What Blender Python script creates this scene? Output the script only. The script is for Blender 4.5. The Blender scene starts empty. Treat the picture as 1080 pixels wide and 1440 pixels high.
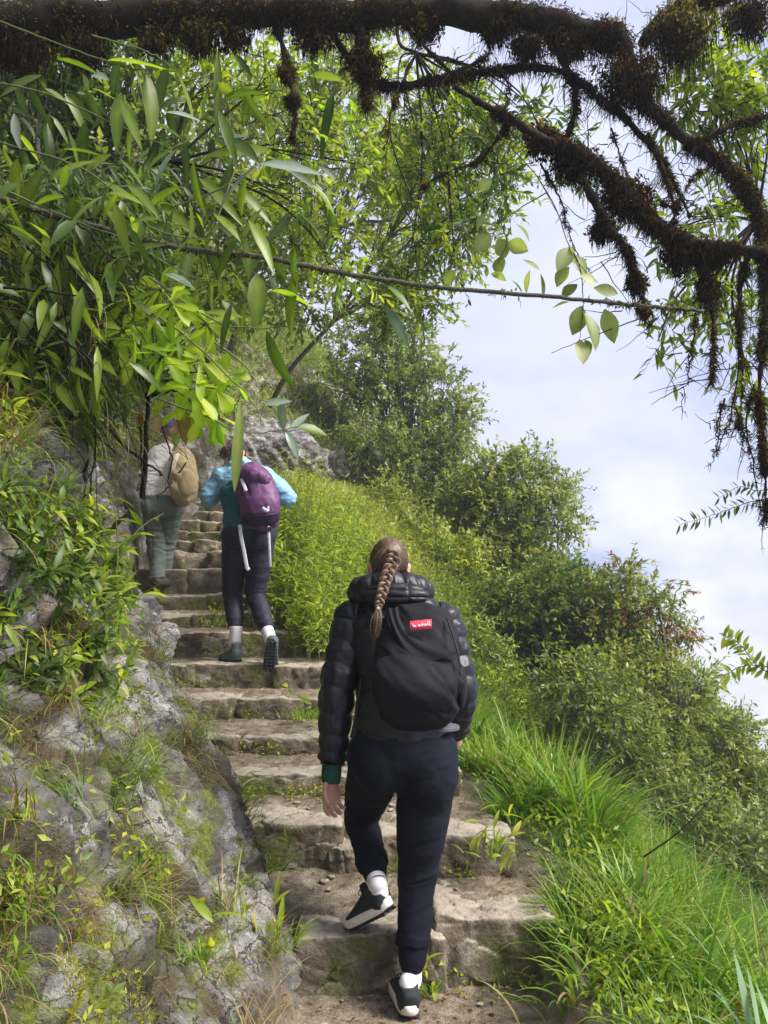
import bpy, bmesh, math, random
import numpy as np
from mathutils import Vector, Matrix, Euler

C = bpy.context.scene.collection
SC = bpy.context.scene
R = math.radians

# ------------------------------------------------------------------ camera
FPX = 1048.0
TH = math.atan(160 / FPX)
cam = bpy.data.cameras.new('camera'); camo = bpy.data.objects.new('camera', cam); C.objects.link(camo)
cam.sensor_fit = 'VERTICAL'; cam.sensor_height = 36; cam.sensor_width = 27
cam.lens = 36 * FPX / 1440
camo.location = (0, 0, 0); camo.rotation_euler = (math.pi / 2 + TH, 0, 0)
cam.clip_start = 0.05; cam.clip_end = 3000
SC.camera = camo

# ------------------------------------------------------------------ light
SUN_EL, SUN_AZ = R(44), R(112)            # azimuth measured from +Y towards +X
sun = bpy.data.lights.new('sun', 'SUN'); sun.energy = 4.3; sun.angle = R(28); sun.color = (1.0, 0.95, 0.86)
suno = bpy.data.objects.new('sun', sun); C.objects.link(suno)
sd = Vector((math.sin(SUN_AZ) * math.cos(SUN_EL), math.cos(SUN_AZ) * math.cos(SUN_EL), math.sin(SUN_EL)))
suno.rotation_euler = sd.to_track_quat('Z', 'Y').to_euler()

world = bpy.data.worlds.new('World'); SC.world = world; world.use_nodes = True
nt = world.node_tree; nt.nodes.clear()
def wn(t, **k):
    n = nt.nodes.new(t)
    for a, b in k.items(): setattr(n, a, b)
    return n
wout = wn('ShaderNodeOutputWorld'); bg = wn('ShaderNodeBackground')
sky = wn('ShaderNodeTexSky', sky_type='NISHITA', sun_disc=False, sun_elevation=SUN_EL, sun_rotation=SUN_AZ)
tc = wn('ShaderNodeTexCoord')
mp = wn('ShaderNodeMapping'); mp.inputs['Scale'].default_value = (1.3, 1.3, 2.6)
n1 = wn('ShaderNodeTexNoise'); n1.inputs['Scale'].default_value = 1.7; n1.inputs['Detail'].default_value = 6; n1.inputs['Roughness'].default_value = .5; n1.inputs['Distortion'].default_value = 0
rp = wn('ShaderNodeValToRGB')
e = rp.color_ramp.elements
e[0].position = .32; e[0].color = (4.8, 5.4, 8.5, 1)
e[1].position = .68; e[1].color = (8.9, 9.2, 10.7, 1)
m_ = e = rp.color_ramp.elements.new(.5); m_.color = (7.1, 7.6, 9.9, 1)
mx = wn('ShaderNodeMix', data_type='RGBA'); mx.inputs[0].default_value = .93
L = nt.links.new
L(tc.outputs['Generated'], mp.inputs[0]); L(mp.outputs[0], n1.inputs['Vector']); 
n2 = wn('ShaderNodeTexNoise'); n2.inputs['Scale'].default_value = 4.5; n2.inputs['Detail'].default_value = 8; n2.inputs['Roughness'].default_value = .55; L(mp.outputs[0], n2.inputs['Vector'])
sz = wn('ShaderNodeSeparateXYZ'); L(tc.outputs['Generated'], sz.inputs[0])
k1 = wn('ShaderNodeMapRange'); L(sz.outputs[2], k1.inputs[0]); k1.inputs[1].default_value = .0; k1.inputs[2].default_value = .38; k1.inputs[3].default_value = 1.1; k1.inputs[4].default_value = .1
k2 = wn('ShaderNodeMath', operation='SUBTRACT'); L(n2.outputs[0], k2.inputs[0]); k2.inputs[1].default_value = .47
k3 = wn('ShaderNodeMath', operation='MULTIPLY'); L(k2.outputs[0], k3.inputs[0]); L(k1.outputs[0], k3.inputs[1])
k4 = wn('ShaderNodeMath', operation='ADD'); L(n1.outputs[0], k4.inputs[0]); L(k3.outputs[0], k4.inputs[1]); L(k4.outputs[0], rp.inputs[0])
L(sky.outputs[0], mx.inputs[6]); L(rp.outputs[0], mx.inputs[7])
L(mx.outputs[2], bg.inputs[0]); bg.inputs[1].default_value = .050
L(bg.outputs[0], wout.inputs[0])
SC.view_settings.view_transform = 'Standard'; SC.view_settings.look = 'None'
SC.view_settings.exposure = 1.16; SC.view_settings.gamma = 1
SC.render.engine = 'CYCLES'
SC.cycles.max_bounces = 6; SC.cycles.transparent_max_bounces = 4; SC.cycles.diffuse_bounces = 3
SC.cycles.glossy_bounces = 2; SC.cycles.transmission_bounces = 4; SC.cycles.caustics_reflective = False; SC.cycles.caustics_refractive = False

rng = np.random.default_rng(7)
CT, ST = math.cos(TH), math.sin(TH)
def at(px, py, Y):
    u = (px - 540) / FPX; v = (720 - py) / FPX; f = CT - v * ST
    return np.array([Y * u / f, Y, Y * (ST + v * CT) / f])

# ------------------------------------------------------------------ noise
def _h(ix, iy, iz, seed):
    n = (ix * 374761393 + iy * 668265263 + iz * 2147483647 + seed * 974634777) & 0xffffffff
    n = ((n ^ (n >> 13)) * 1274126177) & 0xffffffff
    n = ((n ^ (n >> 16)) * 2246822519) & 0xffffffff
    return ((n ^ (n >> 15)) & 0xffff) / 32767.5 - 1.0
def vnoise(p, seed=0):
    p = np.asarray(p, float); i = np.floor(p).astype(np.int64); f = p - i
    f = f * f * (3 - 2 * f)
    r = 0
    for dx in (0, 1):
        wx = f[..., 0] if dx else 1 - f[..., 0]
        for dy in (0, 1):
            wy = f[..., 1] if dy else 1 - f[..., 1]
            for dz in (0, 1):
                wz = f[..., 2] if dz else 1 - f[..., 2]
                r = r + wx * wy * wz * _h(i[..., 0] + dx, i[..., 1] + dy, i[..., 2] + dz, seed)
    return r
def fbm(p, oct=4, seed=0, gain=.5, ridged=False):
    a, s, r, p = 1.0, 0.0, 0, np.asarray(p, float)
    for o in range(oct):
        n = vnoise(p * (2.03 ** o) + o * 17.3, seed + o)
        if ridged: n = 1 - 2 * np.abs(n)
        r = r + a * n; s += a; a *= gain
    return r / s
def nrm(v):
    v = np.asarray(v, float)
    return v / np.maximum(np.linalg.norm(v, axis=-1, keepdims=True), 1e-9)
def smooth(a, b, x):
    t = np.clip((x - a) / (b - a), 0, 1); return t * t * (3 - 2 * t)

def facet(p, seed=0):
    """fractured-rock relief: tilted facets of a cellular pattern, and the distance to the nearest crack"""
    p = np.asarray(p, float); sh = p.shape[:-1]; p = p.reshape(-1, 3); out = np.empty(len(p)); edge = np.empty(len(p))
    for a0 in range(0, len(p), 60000):
        q = p[a0:a0 + 60000]; i = np.floor(q).astype(np.int64); d1 = np.full(len(q), 9.); d2 = np.full(len(q), 9.); h = np.zeros(len(q))
        for dx in (-1, 0, 1):
            for dy in (-1, 0, 1):
                for dz in (-1, 0, 1):
                    X, Y, Z = i[:, 0] + dx, i[:, 1] + dy, i[:, 2] + dz
                    c = np.stack([X + .5 + .48 * _h(X, Y, Z, seed), Y + .5 + .48 * _h(X, Y, Z, seed + 1), Z + .5 + .48 * _h(X, Y, Z, seed + 2)], 1)
                    r = q - c; d = np.sqrt((r * r).sum(1))
                    k = np.stack([_h(X, Y, Z, seed + 3), _h(X, Y, Z, seed + 4), _h(X, Y, Z, seed + 5)], 1)
                    hh = .55 * _h(X, Y, Z, seed + 6) + (r * k).sum(1) * 1.1
                    n1 = d < d1; d2 = np.where(n1, d1, np.minimum(d2, d)); h = np.where(n1, hh, h); d1 = np.where(n1, d, d1)
        out[a0:a0 + 60000] = h; edge[a0:a0 + 60000] = d2 - d1
    return out.reshape(sh), edge.reshape(sh)
# ------------------------------------------------------------------ mesh builder
class MB:
    def __init__(s): s.v = []; s.f = {3: [], 4: []}; s.fm = {3: [], 4: []}; s.t = []; s.n = 0; s.uv = None
    def add(s, v, f, t=0.0, m=0):
        v = np.asarray(v, float).reshape(-1, 3)
        if not isinstance(f, (list, tuple)): f = [f]
        for a in f:
            a = np.asarray(a, np.int64)
            if a.size == 0: continue
            k = a.shape[-1]; a = a.reshape(-1, k)
            s.f[k].append(a + s.n); s.fm[k].append(np.full(len(a), m, np.int32))
        s.v.append(v); s.t.append(np.broadcast_to(np.asarray(t, float), (len(v),)).copy()); s.n += len(v)
    def mesh(s, name, smooth_=True):
        me = bpy.data.meshes.new(name)
        v = np.concatenate(s.v); t = np.concatenate(s.t)
        me.vertices.add(len(v)); me.vertices.foreach_set('co', v.astype(np.float32).ravel())
        fs = [np.concatenate(s.f[k]) for k in (3, 4) if s.f[k]]
        ms = np.concatenate([np.concatenate(s.fm[k]) for k in (3, 4) if s.f[k]])
        li = np.concatenate([a.ravel() for a in fs]).astype(np.int32)
        tot = np.concatenate([np.full(len(a), a.shape[1], np.int32) for a in fs])
        st = np.concatenate([[0], np.cumsum(tot)[:-1]]).astype(np.int32)
        me.loops.add(len(li)); me.loops.foreach_set('vertex_index', li)
        me.polygons.add(len(tot)); me.polygons.foreach_set('loop_start', st); me.polygons.foreach_set('loop_total', tot)
        me.polygons.foreach_set('material_index', ms)
        if smooth_: me.polygons.foreach_set('use_smooth', np.ones(len(tot), bool))
        at_ = me.attributes.new('tint', 'FLOAT', 'POINT'); at_.data.foreach_set('value', t.astype(np.float32))
        me.update(calc_edges=True); me.validate()
        return me
    def build(s, name, mats, parent=None, smooth_=True):
        me = s.mesh(name, smooth_)
        for m in (mats if isinstance(mats, (list, tuple)) else [mats]): me.materials.append(m)
        o = bpy.data.objects.new(name, me); C.objects.link(o)
        if parent: put(o, parent)
        return o
def put(o, parent):
    o.parent = parent; o.matrix_parent_inverse = Matrix.Translation(-Vector(parent.location))
def tag(o, label=None, cat=None, group=None, kind=None):
    if label: o['label'] = label
    if cat: o['category'] = cat
    if group: o['group'] = group
    if kind: o['kind'] = kind
    return o
def thing(name, loc, label, cat, group=None):
    o = bpy.data.objects.new(name, None); C.objects.link(o); o.location = Vector([float(q) for q in loc]); o.empty_display_size = .1
    return tag(o, label, cat, group)

def tubes(P, Rd, sides=6, cap=False):
    """P (m,n,3), Rd (m,n) -> verts, quads"""
    P = np.asarray(P, float); Rd = np.asarray(Rd, float)
    if P.ndim == 2: P = P[None]; Rd = Rd[None]
    m, n, _ = P.shape
    T = nrm(np.gradient(P, axis=1))
    ref = np.zeros((m, 1, 3)); ax = np.argmin(np.abs(P[:, -1] - P[:, 0]), axis=1); ref[np.arange(m), 0, ax] = 1
    S = nrm(np.cross(T, np.broadcast_to(ref, T.shape))); B = np.cross(T, S)
    a = np.arange(sides) * 2 * np.pi / sides
    V = P[:, :, None] + Rd[:, :, None, None] * (np.cos(a)[None, None, :, None] * S[:, :, None] + np.sin(a)[None, None, :, None] * B[:, :, None])
    i = np.arange(n - 1)[:, None]; j = np.arange(sides)[None]; j2 = (j + 1) % sides
    q = np.stack([i * sides + j, i * sides + j2, (i + 1) * sides + j2, (i + 1) * sides + j], -1).reshape(-1, 4)
    Q = (q[None] + (np.arange(m) * n * sides)[:, None, None]).reshape(-1, 4)
    return V.reshape(-1, 3), Q
def spline(pts, n):
    """catmull-rom through pts rows -> n samples (any columns)"""
    p = np.asarray(pts, float); p = np.vstack([2 * p[0] - p[1], p, 2 * p[-1] - p[-2]])
    t = np.linspace(0, len(p) - 3 - 1e-6, n); i = t.astype(int); f = (t - i)[:, None]
    a, b, c, d = p[i], p[i + 1], p[i + 2], p[i + 3]
    return .5 * (2 * b + (c - a) * f + (2 * a - 5 * b + 4 * c - d) * f ** 2 + (3 * b - a - 3 * c + d) * f ** 3)

def laminas(P, D, N, Ln, W, curl=.25, rows=5, prof=None, fold=.25):
    """leaf blades with midrib; one row of 3 verts per station"""
    P = np.asarray(P, float); m = len(P); D = nrm(D); S = nrm(np.cross(D, N)); N = np.cross(S, D)
    Ln = np.broadcast_to(Ln, (m,)); W = np.broadcast_to(W, (m,)); curl = np.broadcast_to(curl, (m,))
    t = np.linspace(0, 1, rows)
    pr = (np.sin(np.pi * t ** .8) ** .8 if prof is None else np.interp(t, *prof)); pr[0] = max(pr[0], .04); pr[-1] = .01
    c = P[:, None] + D[:, None] * (Ln[:, None] * t)[..., None] - N[:, None] * ((curl * Ln)[:, None] * t ** 2)[..., None]
    w = (W[:, None] * pr * .5)[..., None]
    e = N[:, None] * w * fold
    V = np.stack([c - S[:, None] * w + e, c, c + S[:, None] * w + e], 2)
    i = np.arange(rows - 1)[:, None]; j = np.arange(2)[None]
    q = np.stack([i * 3 + j, i * 3 + j + 1, (i + 1) * 3 + j + 1, (i + 1) * 3 + j], -1).reshape(-1, 4)
    Q = (q[None] + (np.arange(m) * rows * 3)[:, None, None]).reshape(-1, 4)
    return V.reshape(-1, 3), Q, rows * 3
def diamonds(P, D, N, Ln, W, fold=.3):
    P = np.asarray(P, float); m = len(P); D = nrm(D); S = nrm(np.cross(D, N)); N = np.cross(S, D)
    Ln = np.broadcast_to(Ln, (m,))[:, None]; W = np.broadcast_to(W, (m,))[:, None]
    mid = P + D * Ln * .45 + N * W * fold * .5
    V = np.stack([P, mid - S * W * .5, P + D * Ln, mid + S * W * .5], 1)
    b = (np.arange(m) * 4)[:, None]
    return V.reshape(-1, 3), np.concatenate([b + [0, 1, 2], b + [0, 2, 3]]), 4
def rdir(n, g=rng): return nrm(g.normal(size=(n, 3)))
def ribbons(P, A, Ln, W, a0, bend, seg=5, twist=0):
    """grass blades: root P, azimuth A, start angle from vertical a0, extra bend"""
    m = len(P); P = np.asarray(P, float); Ln = np.broadcast_to(Ln, (m,)); W = np.broadcast_to(W, (m,))
    t = np.linspace(0, 1, seg + 1)
    ang = np.broadcast_to(a0, (m,))[:, None] + np.broadcast_to(bend, (m,))[:, None] * t[None] ** 1.3
    st = Ln[:, None] / seg
    h = np.concatenate([np.zeros((m, 1)), np.cumsum(np.sin(ang[:, 1:]) * st, 1)], 1)
    z = np.concatenate([np.zeros((m, 1)), np.cumsum(np.cos(ang[:, 1:]) * st, 1)], 1)
    ca, sa = np.cos(A)[:, None], np.sin(A)[:, None]
    c = P[:, None] + np.stack([h * ca, h * sa, z], -1)
    tw = A + np.pi / 2 + rng.normal(0, .5, m)
    S = np.stack([np.cos(tw), np.sin(tw), np.zeros(m)], -1)[:, None]
    w = (W[:, None] * .5 * np.minimum(1, (1.02 - t) * 2.2)[None] ** .8)[..., None]
    V = np.stack([c - S * w, c + S * w], 2)
    i = np.arange(seg)[:, None]
    q = np.concatenate([i * 2, i * 2 + 1, i * 2 + 3, i * 2 + 2], 1)
    Q = (q[None] + (np.arange(m) * (seg + 1) * 2)[:, None, None]).reshape(-1, 4)
    return V.reshape(-1, 3), Q, (seg + 1) * 2

# ------------------------------------------------------------------ materials
def newmat(name):
    m = bpy.data.materials.new(name); m.use_nodes = True; t = m.node_tree; t.nodes.clear(); return m, t
def ND(t, ty, **k):
    n = t.nodes.new(ty)
    for a, b in k.items():
        if a in ('ins',):
            for x, y in b.items(): n.inputs[x].default_value = y
        else: setattr(n, a, b)
    return n
def ramp(t, src, stops):
    r = t.nodes.new('ShaderNodeValToRGB'); el = r.color_ramp.elements
    while len(el) < len(stops): el.new(.5)
    for q, (p, c) in zip(el, stops): q.position = p; q.color = (*c, 1) if len(c) == 3 else c
    t.links.new(src, r.inputs[0]); return r.outputs[0]
def noise(t, scale, detail=5, rough=.55, vec=None, dist=0):
    n = ND(t, 'ShaderNodeTexNoise', ins={'Scale': scale, 'Detail': detail, 'Roughness': rough, 'Distortion': dist})
    if vec is not None: t.links.new(vec, n.inputs['Vector'])
    return n.outputs[0]
def mixc(t, f, a, b):
    n = t.nodes.new('ShaderNodeMix'); n.data_type = 'RGBA'
    for s, i in ((f, 0), (a, 6), (b, 7)):
        if isinstance(s, (int, float)): n.inputs[i].default_value = s
        elif isinstance(s, tuple): n.inputs[i].default_value = (*s, 1)
        else: t.links.new(s, n.inputs[i])
    return n.outputs[2]
def math_(t, op, a, b=0.0, clamp=False):
    n = t.nodes.new('ShaderNodeMath'); n.operation = op; n.use_clamp = clamp
    for s, i in ((a, 0), (b, 1)):
        if isinstance(s, (int, float)): n.inputs[i].default_value = s
        else: t.links.new(s, n.inputs[i])
    return n.outputs[0]
def attr(t, name): return ND(t, 'ShaderNodeAttribute', attribute_name=name).outputs['Fac']
def objco(t, sc=(1, 1, 1), rot=(0, 0, 0)):
    c = t.nodes.new('ShaderNodeTexCoord'); m = t.nodes.new('ShaderNodeMapping')
    m.inputs['Scale'].default_value = sc; m.inputs['Rotation'].default_value = rot
    t.links.new(c.outputs['Object'], m.inputs[0]); return m.outputs[0]
def bump(t, h, strength=.5, dist=.01, nrm_=None):
    b = ND(t, 'ShaderNodeBump', ins={'Strength': strength, 'Distance': dist}); t.links.new(h, b.inputs['Height'])
    if nrm_ is not None: t.links.new(nrm_, b.inputs['Normal'])
    return b.outputs[0]
def finish(t, col, rough=.8, normal=None, spec=.3, **kw):
    p = t.nodes.new('ShaderNodeBsdfPrincipled'); o = t.nodes.new('ShaderNodeOutputMaterial')
    for s, i in ((col, 'Base Color'), (rough, 'Roughness'), (spec, 'Specular IOR Level')):
        if isinstance(s, (int, float)): p.inputs[i].default_value = s
        elif isinstance(s, tuple): p.inputs[i].default_value = (*s, 1)
        else: t.links.new(s, p.inputs[i])
    for k, v in kw.items(): p.inputs[k.replace('_', ' ')].default_value = v
    if normal is not None: t.links.new(normal, p.inputs['Normal'])
    t.links.new(p.outputs[0], o.inputs[0]); return p
def leafmat(name, c0, c1, c2, trans=.4, tcol=None, rough=.45, spec=.4):
    m, t = newmat(name)
    tint = attr(t, 'tint')
    col = ramp(t, tint, [(0, c0), (.5, c1), (1, c2)])
    p = ND(t, 'ShaderNodeBsdfPrincipled', ins={'Roughness': rough, 'Specular IOR Level': spec}); t.links.new(col, p.inputs['Base Color'])
    tr = t.nodes.new('ShaderNodeBsdfTranslucent')
    k = tcol or (1.7, 1.75, .7)
    tcl = t.nodes.new('ShaderNodeMix'); tcl.data_type = 'RGBA'; tcl.blend_type = 'MULTIPLY'; tcl.inputs[0].default_value = 1
    t.links.new(col, tcl.inputs[6]); tcl.inputs[7].default_value = (*k, 1)
    t.links.new(tcl.outputs[2], tr.inputs[0])
    mxs = t.nodes.new('ShaderNodeMixShader'); mxs.inputs[0].default_value = trans
    o = t.nodes.new('ShaderNodeOutputMaterial')
    t.links.new(p.outputs[0], mxs.inputs[1]); t.links.new(tr.outputs[0], mxs.inputs[2]); t.links.new(mxs.outputs[0], o.inputs[0])
    return m
def barkmat(name, c0, c1, sc=30):
    m, t = newmat(name); v = objco(t)
    n = noise(t, sc, 6, .65, v)
    finish(t, ramp(t, n, [(.3, c0), (.7, c1)]), .9, bump(t, n, .8, .01), .15); return m
def fabric(name, c0, c1, rough=.75, sc=300, bs=.15, spec=.3, fsc=6, sheen=0):
    m, t = newmat(name); v = objco(t)
    a = noise(t, fsc, 4, .6, v); b = noise(t, sc, 2, .5, v)
    w = noise(t, 28, 3, .55, v)
    nn = bump(t, w, .25, .004); nn = bump(t, b, bs, .001, nn)
    finish(t, ramp(t, a, [(.3, c0), (.7, c1)]), rough, nn, spec, Sheen_Weight=sheen); return m
def plain(name, c, rough=.5, spec=.4, **kw):
    m, t = newmat(name); v = objco(t); n = noise(t, 40, 3, .5, v)
    finish(t, ramp(t, n, [(.3, tuple(q * .85 for q in c)), (.7, tuple(min(1, q * 1.12) for q in c))]), rough, bump(t, n, .15, .002), spec, **kw); return m
# ------------------------------------------------------------------ the path and the mountainside
STEPY = [2.95, 3.45, 3.95, 4.45, 4.95, 5.45, 5.95, 6.45, 6.95, 7.45, 7.85, 8.2, 8.55, 8.95, 9.3, 9.7, 10.1, 10.5]
STEPZ = [-1.09, -.89, -.758, -.629, -.469, -.277, -.055, .109, .274, .55, .78, .93, 1.07, 1.25, 1.42, 1.6, 1.79, 1.95]
Z0 = -1.305
PX = np.array([[-3, .3], [0, .22], [2.0, .17], [2.5, .15], [2.95, .135], [3.45, -.0], [3.95, -.2], [4.45, -.48], [4.95, -.72], [5.45, -.95],
               [5.95, -1.18], [6.45, -1.45], [6.95, -1.72], [7.45, -1.95], [7.85, -2.02], [8.55, -2.1], [9.3, -2.08], [10.1, -1.9], [11, -1.5], [12, -.85], [13, -.1],
               [14, .7], [15.5, 1.15], [17.5, 1.1], [20, .3], [25, -3], [40, -16]])
def xc(y): return np.interp(y, PX[:, 0], PX[:, 1])
def wob(x, k): return .045 * vnoise(np.stack([np.asarray(x) * 3.1, np.full_like(np.asarray(x, float), k * 7.7), np.zeros_like(np.asarray(x, float))], -1), 5)
def zramp(y):
    ys = [-4, 0, 2.2] + STEPY + [13, 20, 40]; zs = [-2.6, -1.75, -1.32] + [z - .06 for z in STEPZ] + [2.0, 2.6, 5]
    return np.interp(y, ys, zs)
def ztread(x, y):
    z = np.where(y < 2.0, Z0 - (2.0 - y) * .2, Z0 + (y - 2.9) * .03)
    z = np.where(y < 2.15, z - .16, z)
    for k, (Y, zz) in enumerate(zip(STEPY, STEPZ)):
        nx = STEPY[k + 1] if k + 1 < len(STEPY) else 20
        yy = Y + wob(x, k) + .10
        s = smooth(0, .05, y - yy)
        rise = .05 if k < 9 else .02
        z = z + s * (zz - .014 + rise * np.clip((y - Y) / (nx - Y), 0, 1) - z)
    return np.where(y > 11, np.maximum(z, zramp(y)), z)
_py = np.linspace(-3, 40, 1400); _px = xc(_py); _k = np.ones(25) / 25
_px = np.convolve(np.pad(_px, 12, 'edge'), _k, 'valid')
def pathdist(x, y):
    x = np.asarray(x, float); y = np.asarray(y, float); sh = x.shape; x = x.ravel(); y = y.ravel()
    D = np.empty_like(x); YY = np.empty_like(x)
    py, px = _py[::5], _px[::5]
    tx, ty = np.gradient(px), np.gradient(py); tl = np.hypot(tx, ty); tx /= tl; ty /= tl
    for a in range(0, len(x), 40000):
        X = x[a:a + 40000, None]; Y = y[a:a + 40000, None]
        d2 = (X - px) ** 2 + (Y - py) ** 2; i = np.argmin(d2, 1); r = np.arange(len(i))
        dx = X[:, 0] - px[i]; dy = Y[:, 0] - py[i]
        sgn = np.where(dx * ty[i] - dy * tx[i] > 0, 1, -1)
        al = dx * tx[i] + dy * ty[i]
        D[a:a + 40000] = sgn * np.sqrt(np.maximum(d2[r, i], 1e-9)); YY[a:a + 40000] = py[i] + al * ty[i]
    return D.reshape(sh), YY.reshape(sh)
def terrain(x, y, detail=True):
    x = np.asarray(x, float); y = np.asarray(y, float)
    d, yy = pathdist(x, y)
    hw = np.interp(yy, [0, 2.9, 3.4, 4.4, 7, 9, 12, 20], [.42, .45, .58, .58, .57, .45, .4, .5])
    eL = np.maximum(-d - hw, 0); eR = np.maximum(d - hw, 0)
    zr = zramp(yy)
    m_ = (eR > .25) & (y > 2)
    if m_.any():          # blend the path height smoothly where the path curls round the slope
        sy = _py[::20]; sx_ = _px[::20]; sz = zramp(sy); X = x[m_][:, None]; Y = y[m_][:, None]; E = eR[m_]
        out_ = np.empty(len(E))
        for a in range(0, len(E), 40000):
            dd = np.sqrt((X[a:a + 40000] - sx_) ** 2 + (Y[a:a + 40000] - sy) ** 2); sg = (.12 + .42 * E[a:a + 40000])[:, None]
            ww = np.exp(-(dd - dd.min(1, keepdims=True)) / sg); out_[a:a + 40000] = (ww * sz).sum(1) / ww.sum(1)
        b_ = smooth(.25, 1.0, E); zr = zr.copy(); zr[m_] = zr[m_] * (1 - b_) + out_ * b_
    up1 = np.interp(eL, [0, .12, .3, .5, .75, .95, 1.2, 1.8, 3, 5, 9, 40], [0, .2, .42, .68, 1.15, 1.9, 2.5, 3.4, 4.8, 7, 11, 40])
    up2 = np.interp(eL, [0, .08, .3, .8, 2, 4, 10, 40], [0, .6, 1.05, 1.8, 3.6, 5.9, 12, 45])
    w = smooth(6.2, 8.5, yy)
    up = up1 * (1 - w) + up2 * w
    dn = np.interp(eR, [0, .15, .5, .8, 1.5, 2.5, 4, 7, 14, 60], [0, .02, -.1, -.28, -.95, -1.6, -2.9, -6.2, -15, -75])
    dnf = np.interp(eR, [0, .15, .5, 1.2, 2.5, 4, 7, 14, 60], [0, .02, -.2, -.6, -1.4, -3.3, -7.8, -18, -80])
    dn = dn + (dnf - dn) * smooth(4.2, 6.5, yy)
    n = fbm(np.stack([x * .45, y * .45, x * 0], -1), 4, 3)
    out = smooth(0, 2.5, np.abs(d) - hw)
    z = zr + up + dn + n * .55 * out
    z = z + (fbm(np.stack([x * 2.2, y * 2.2, z * 2.2], -1), 3, 9) * .09) * smooth(.0, .35, np.maximum(eL, eR))
    inside = 1 - smooth(-.04, .07, np.abs(d) - hw)
    zt = ztread(x, np.minimum(y, 12) if False else y)
    z = z * (1 - inside) + np.where(yy < 10.9, zt, zr) * inside
    # the open valley stays below the cloud line
    return z, d, hw, yy
def tz(x, y):
    s_ = np.shape(x); return terrain(np.atleast_1d(x), np.atleast_1d(y))[0].reshape(s_)
def tnorm(x, y, e=.06):
    z = tz(x, y); return nrm(np.stack([(z - tz(x + e, y)) / e, (z - tz(x, y + e)) / e, np.ones_like(z)], -1)), z

def axis(parts):
    r = []
    for a, b, s0, s1 in parts:
        p = a
        while p < b - 1e-9:
            r.append(p); p += s0 + (s1 - s0) * (p - a) / (b - a)
    r.append(parts[-1][1]); return np.array(r)
gx = axis([(-40, -8, 3, .4), (-8, -3.6, .35, .06), (-3.6, -2.3, .035, .022), (-2.3, .1, .0145, .0145), (.1, 1.6, .02, .03), (1.6, 8, .05, .3), (8, 40, .4, 3)])
gy = axis([(-8, .3, .6, .1), (.3, 6.2, .02, .022), (6.2, 13, .025, .06), (13, 26, .08, .5), (26, 42, .6, 2)])
GX, GY = np.meshgrid(gx, gy)
GZ, GD, GH, GYY = terrain(GX, GY)
P = np.stack([GX, GY, GZ], -1)
# normals and rocky relief pushed out along them
du = np.gradient(P, axis=1); dv = np.gradient(P, axis=0)
NN = nrm(np.cross(du, dv))
eL = np.maximum(-GD - GH, 0)
def strata(q, sc=1.0):
    # slabby schist: layers dip down towards the path
    a = np.stack([q[..., 0] * 1.2 + q[..., 2] * .8, q[..., 1] * 1.1, (q[..., 2] * .75 + q[..., 0] * .9) * 3.2], -1) * sc
    return a
_f = smooth(6, 8, GYY); rk = (smooth(.0, .15, eL) * (1 - _f) + smooth(-.01, .03, eL) * _f * (GYY < 10.8) + smooth(.0, .1, eL) * _f * (GYY >= 10.8)) * (1 - smooth(1.6, 3.5, eL))
rel = fbm(strata(P, 1.5), 5, 21, .55, True)
cel = np.abs(vnoise(strata(P, 2.6), 33))
GZ0 = P.copy()
far = smooth(6, 9, GYY)
amp = (.13 * (1 - far) + .22 * far) * rk
hf = np.zeros_like(GD); ed = np.ones_like(GD); hf2 = np.zeros_like(GD); ed2 = np.ones_like(GD)
mk = (rk > .01) & (GY > .3) & (GY < 14)
def rotq(q): return np.stack([q[..., 0] * .77 - q[..., 2] * .64, q[..., 1], q[..., 0] * .64 + q[..., 2] * .77], -1) + .12 * np.stack([vnoise(q * 5, s_) for s_ in (1, 2, 3)], -1)
hf[mk], ed[mk] = facet(rotq(P[mk]) * [2.6, 1.7, 3.6], 50); hf2[mk], ed2[mk] = facet(rotq(P[mk]) * [8, 5.5, 11], 70)
crk = -.05 * (1 - smooth(0, .10, ed)) - .014 * (1 - smooth(0, .12, ed2))
_calm = 1 - .75 * smooth(6.2, 6.9, GYY) * (1 - smooth(8.2, 9, GYY))
P = P + NN * (amp * (rel - .1) * _calm + rk * (.085 * hf + .024 * hf2 + crk) * (1 + .8 * far) * _calm)[..., None]
nearp = (np.abs(GD) < GH + .3)
P[..., 2] += fbm(P * [9, 9, 3], 4, 40) * .016 * nearp
P[..., 2] += np.maximum(fbm(P * [38, 38, 8], 2, 44), .0) * .012 * nearp
# masks: 0 soil, rock, green
sidemask = smooth(-.05, .12, np.abs(GD) - GH)
gn = fbm(P * 1.3, 4, 60); gn2 = fbm(P * 4.5, 3, 61)
rock = rk * smooth(-.3, -.12, gn + .3 * gn2 + .26 + .14 * (1 - smooth(0, 1.2, eL)) - .35 * smooth(1.0, 1.8, eL) * (1 - far))
rock = rock * smooth(-.02, .12, ed - .15 * smooth(.05, .5, -gn2))
green = sidemask * smooth(-.05, .45, gn * .6 + gn2 * .6 + .3 * smooth(0, .8, np.maximum(GD - GH, 0)) + .25 * smooth(.9, 2, eL))
m = MB(); ny, nx = GX.shape
idx = np.arange(ny * nx).reshape(ny, nx)
q = np.stack([idx[:-1, :-1], idx[:-1, 1:], idx[1:, 1:], idx[1:, :-1]], -1).reshape(-1, 4)
m.add(P.reshape(-1, 3), q, rock.ravel())

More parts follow.
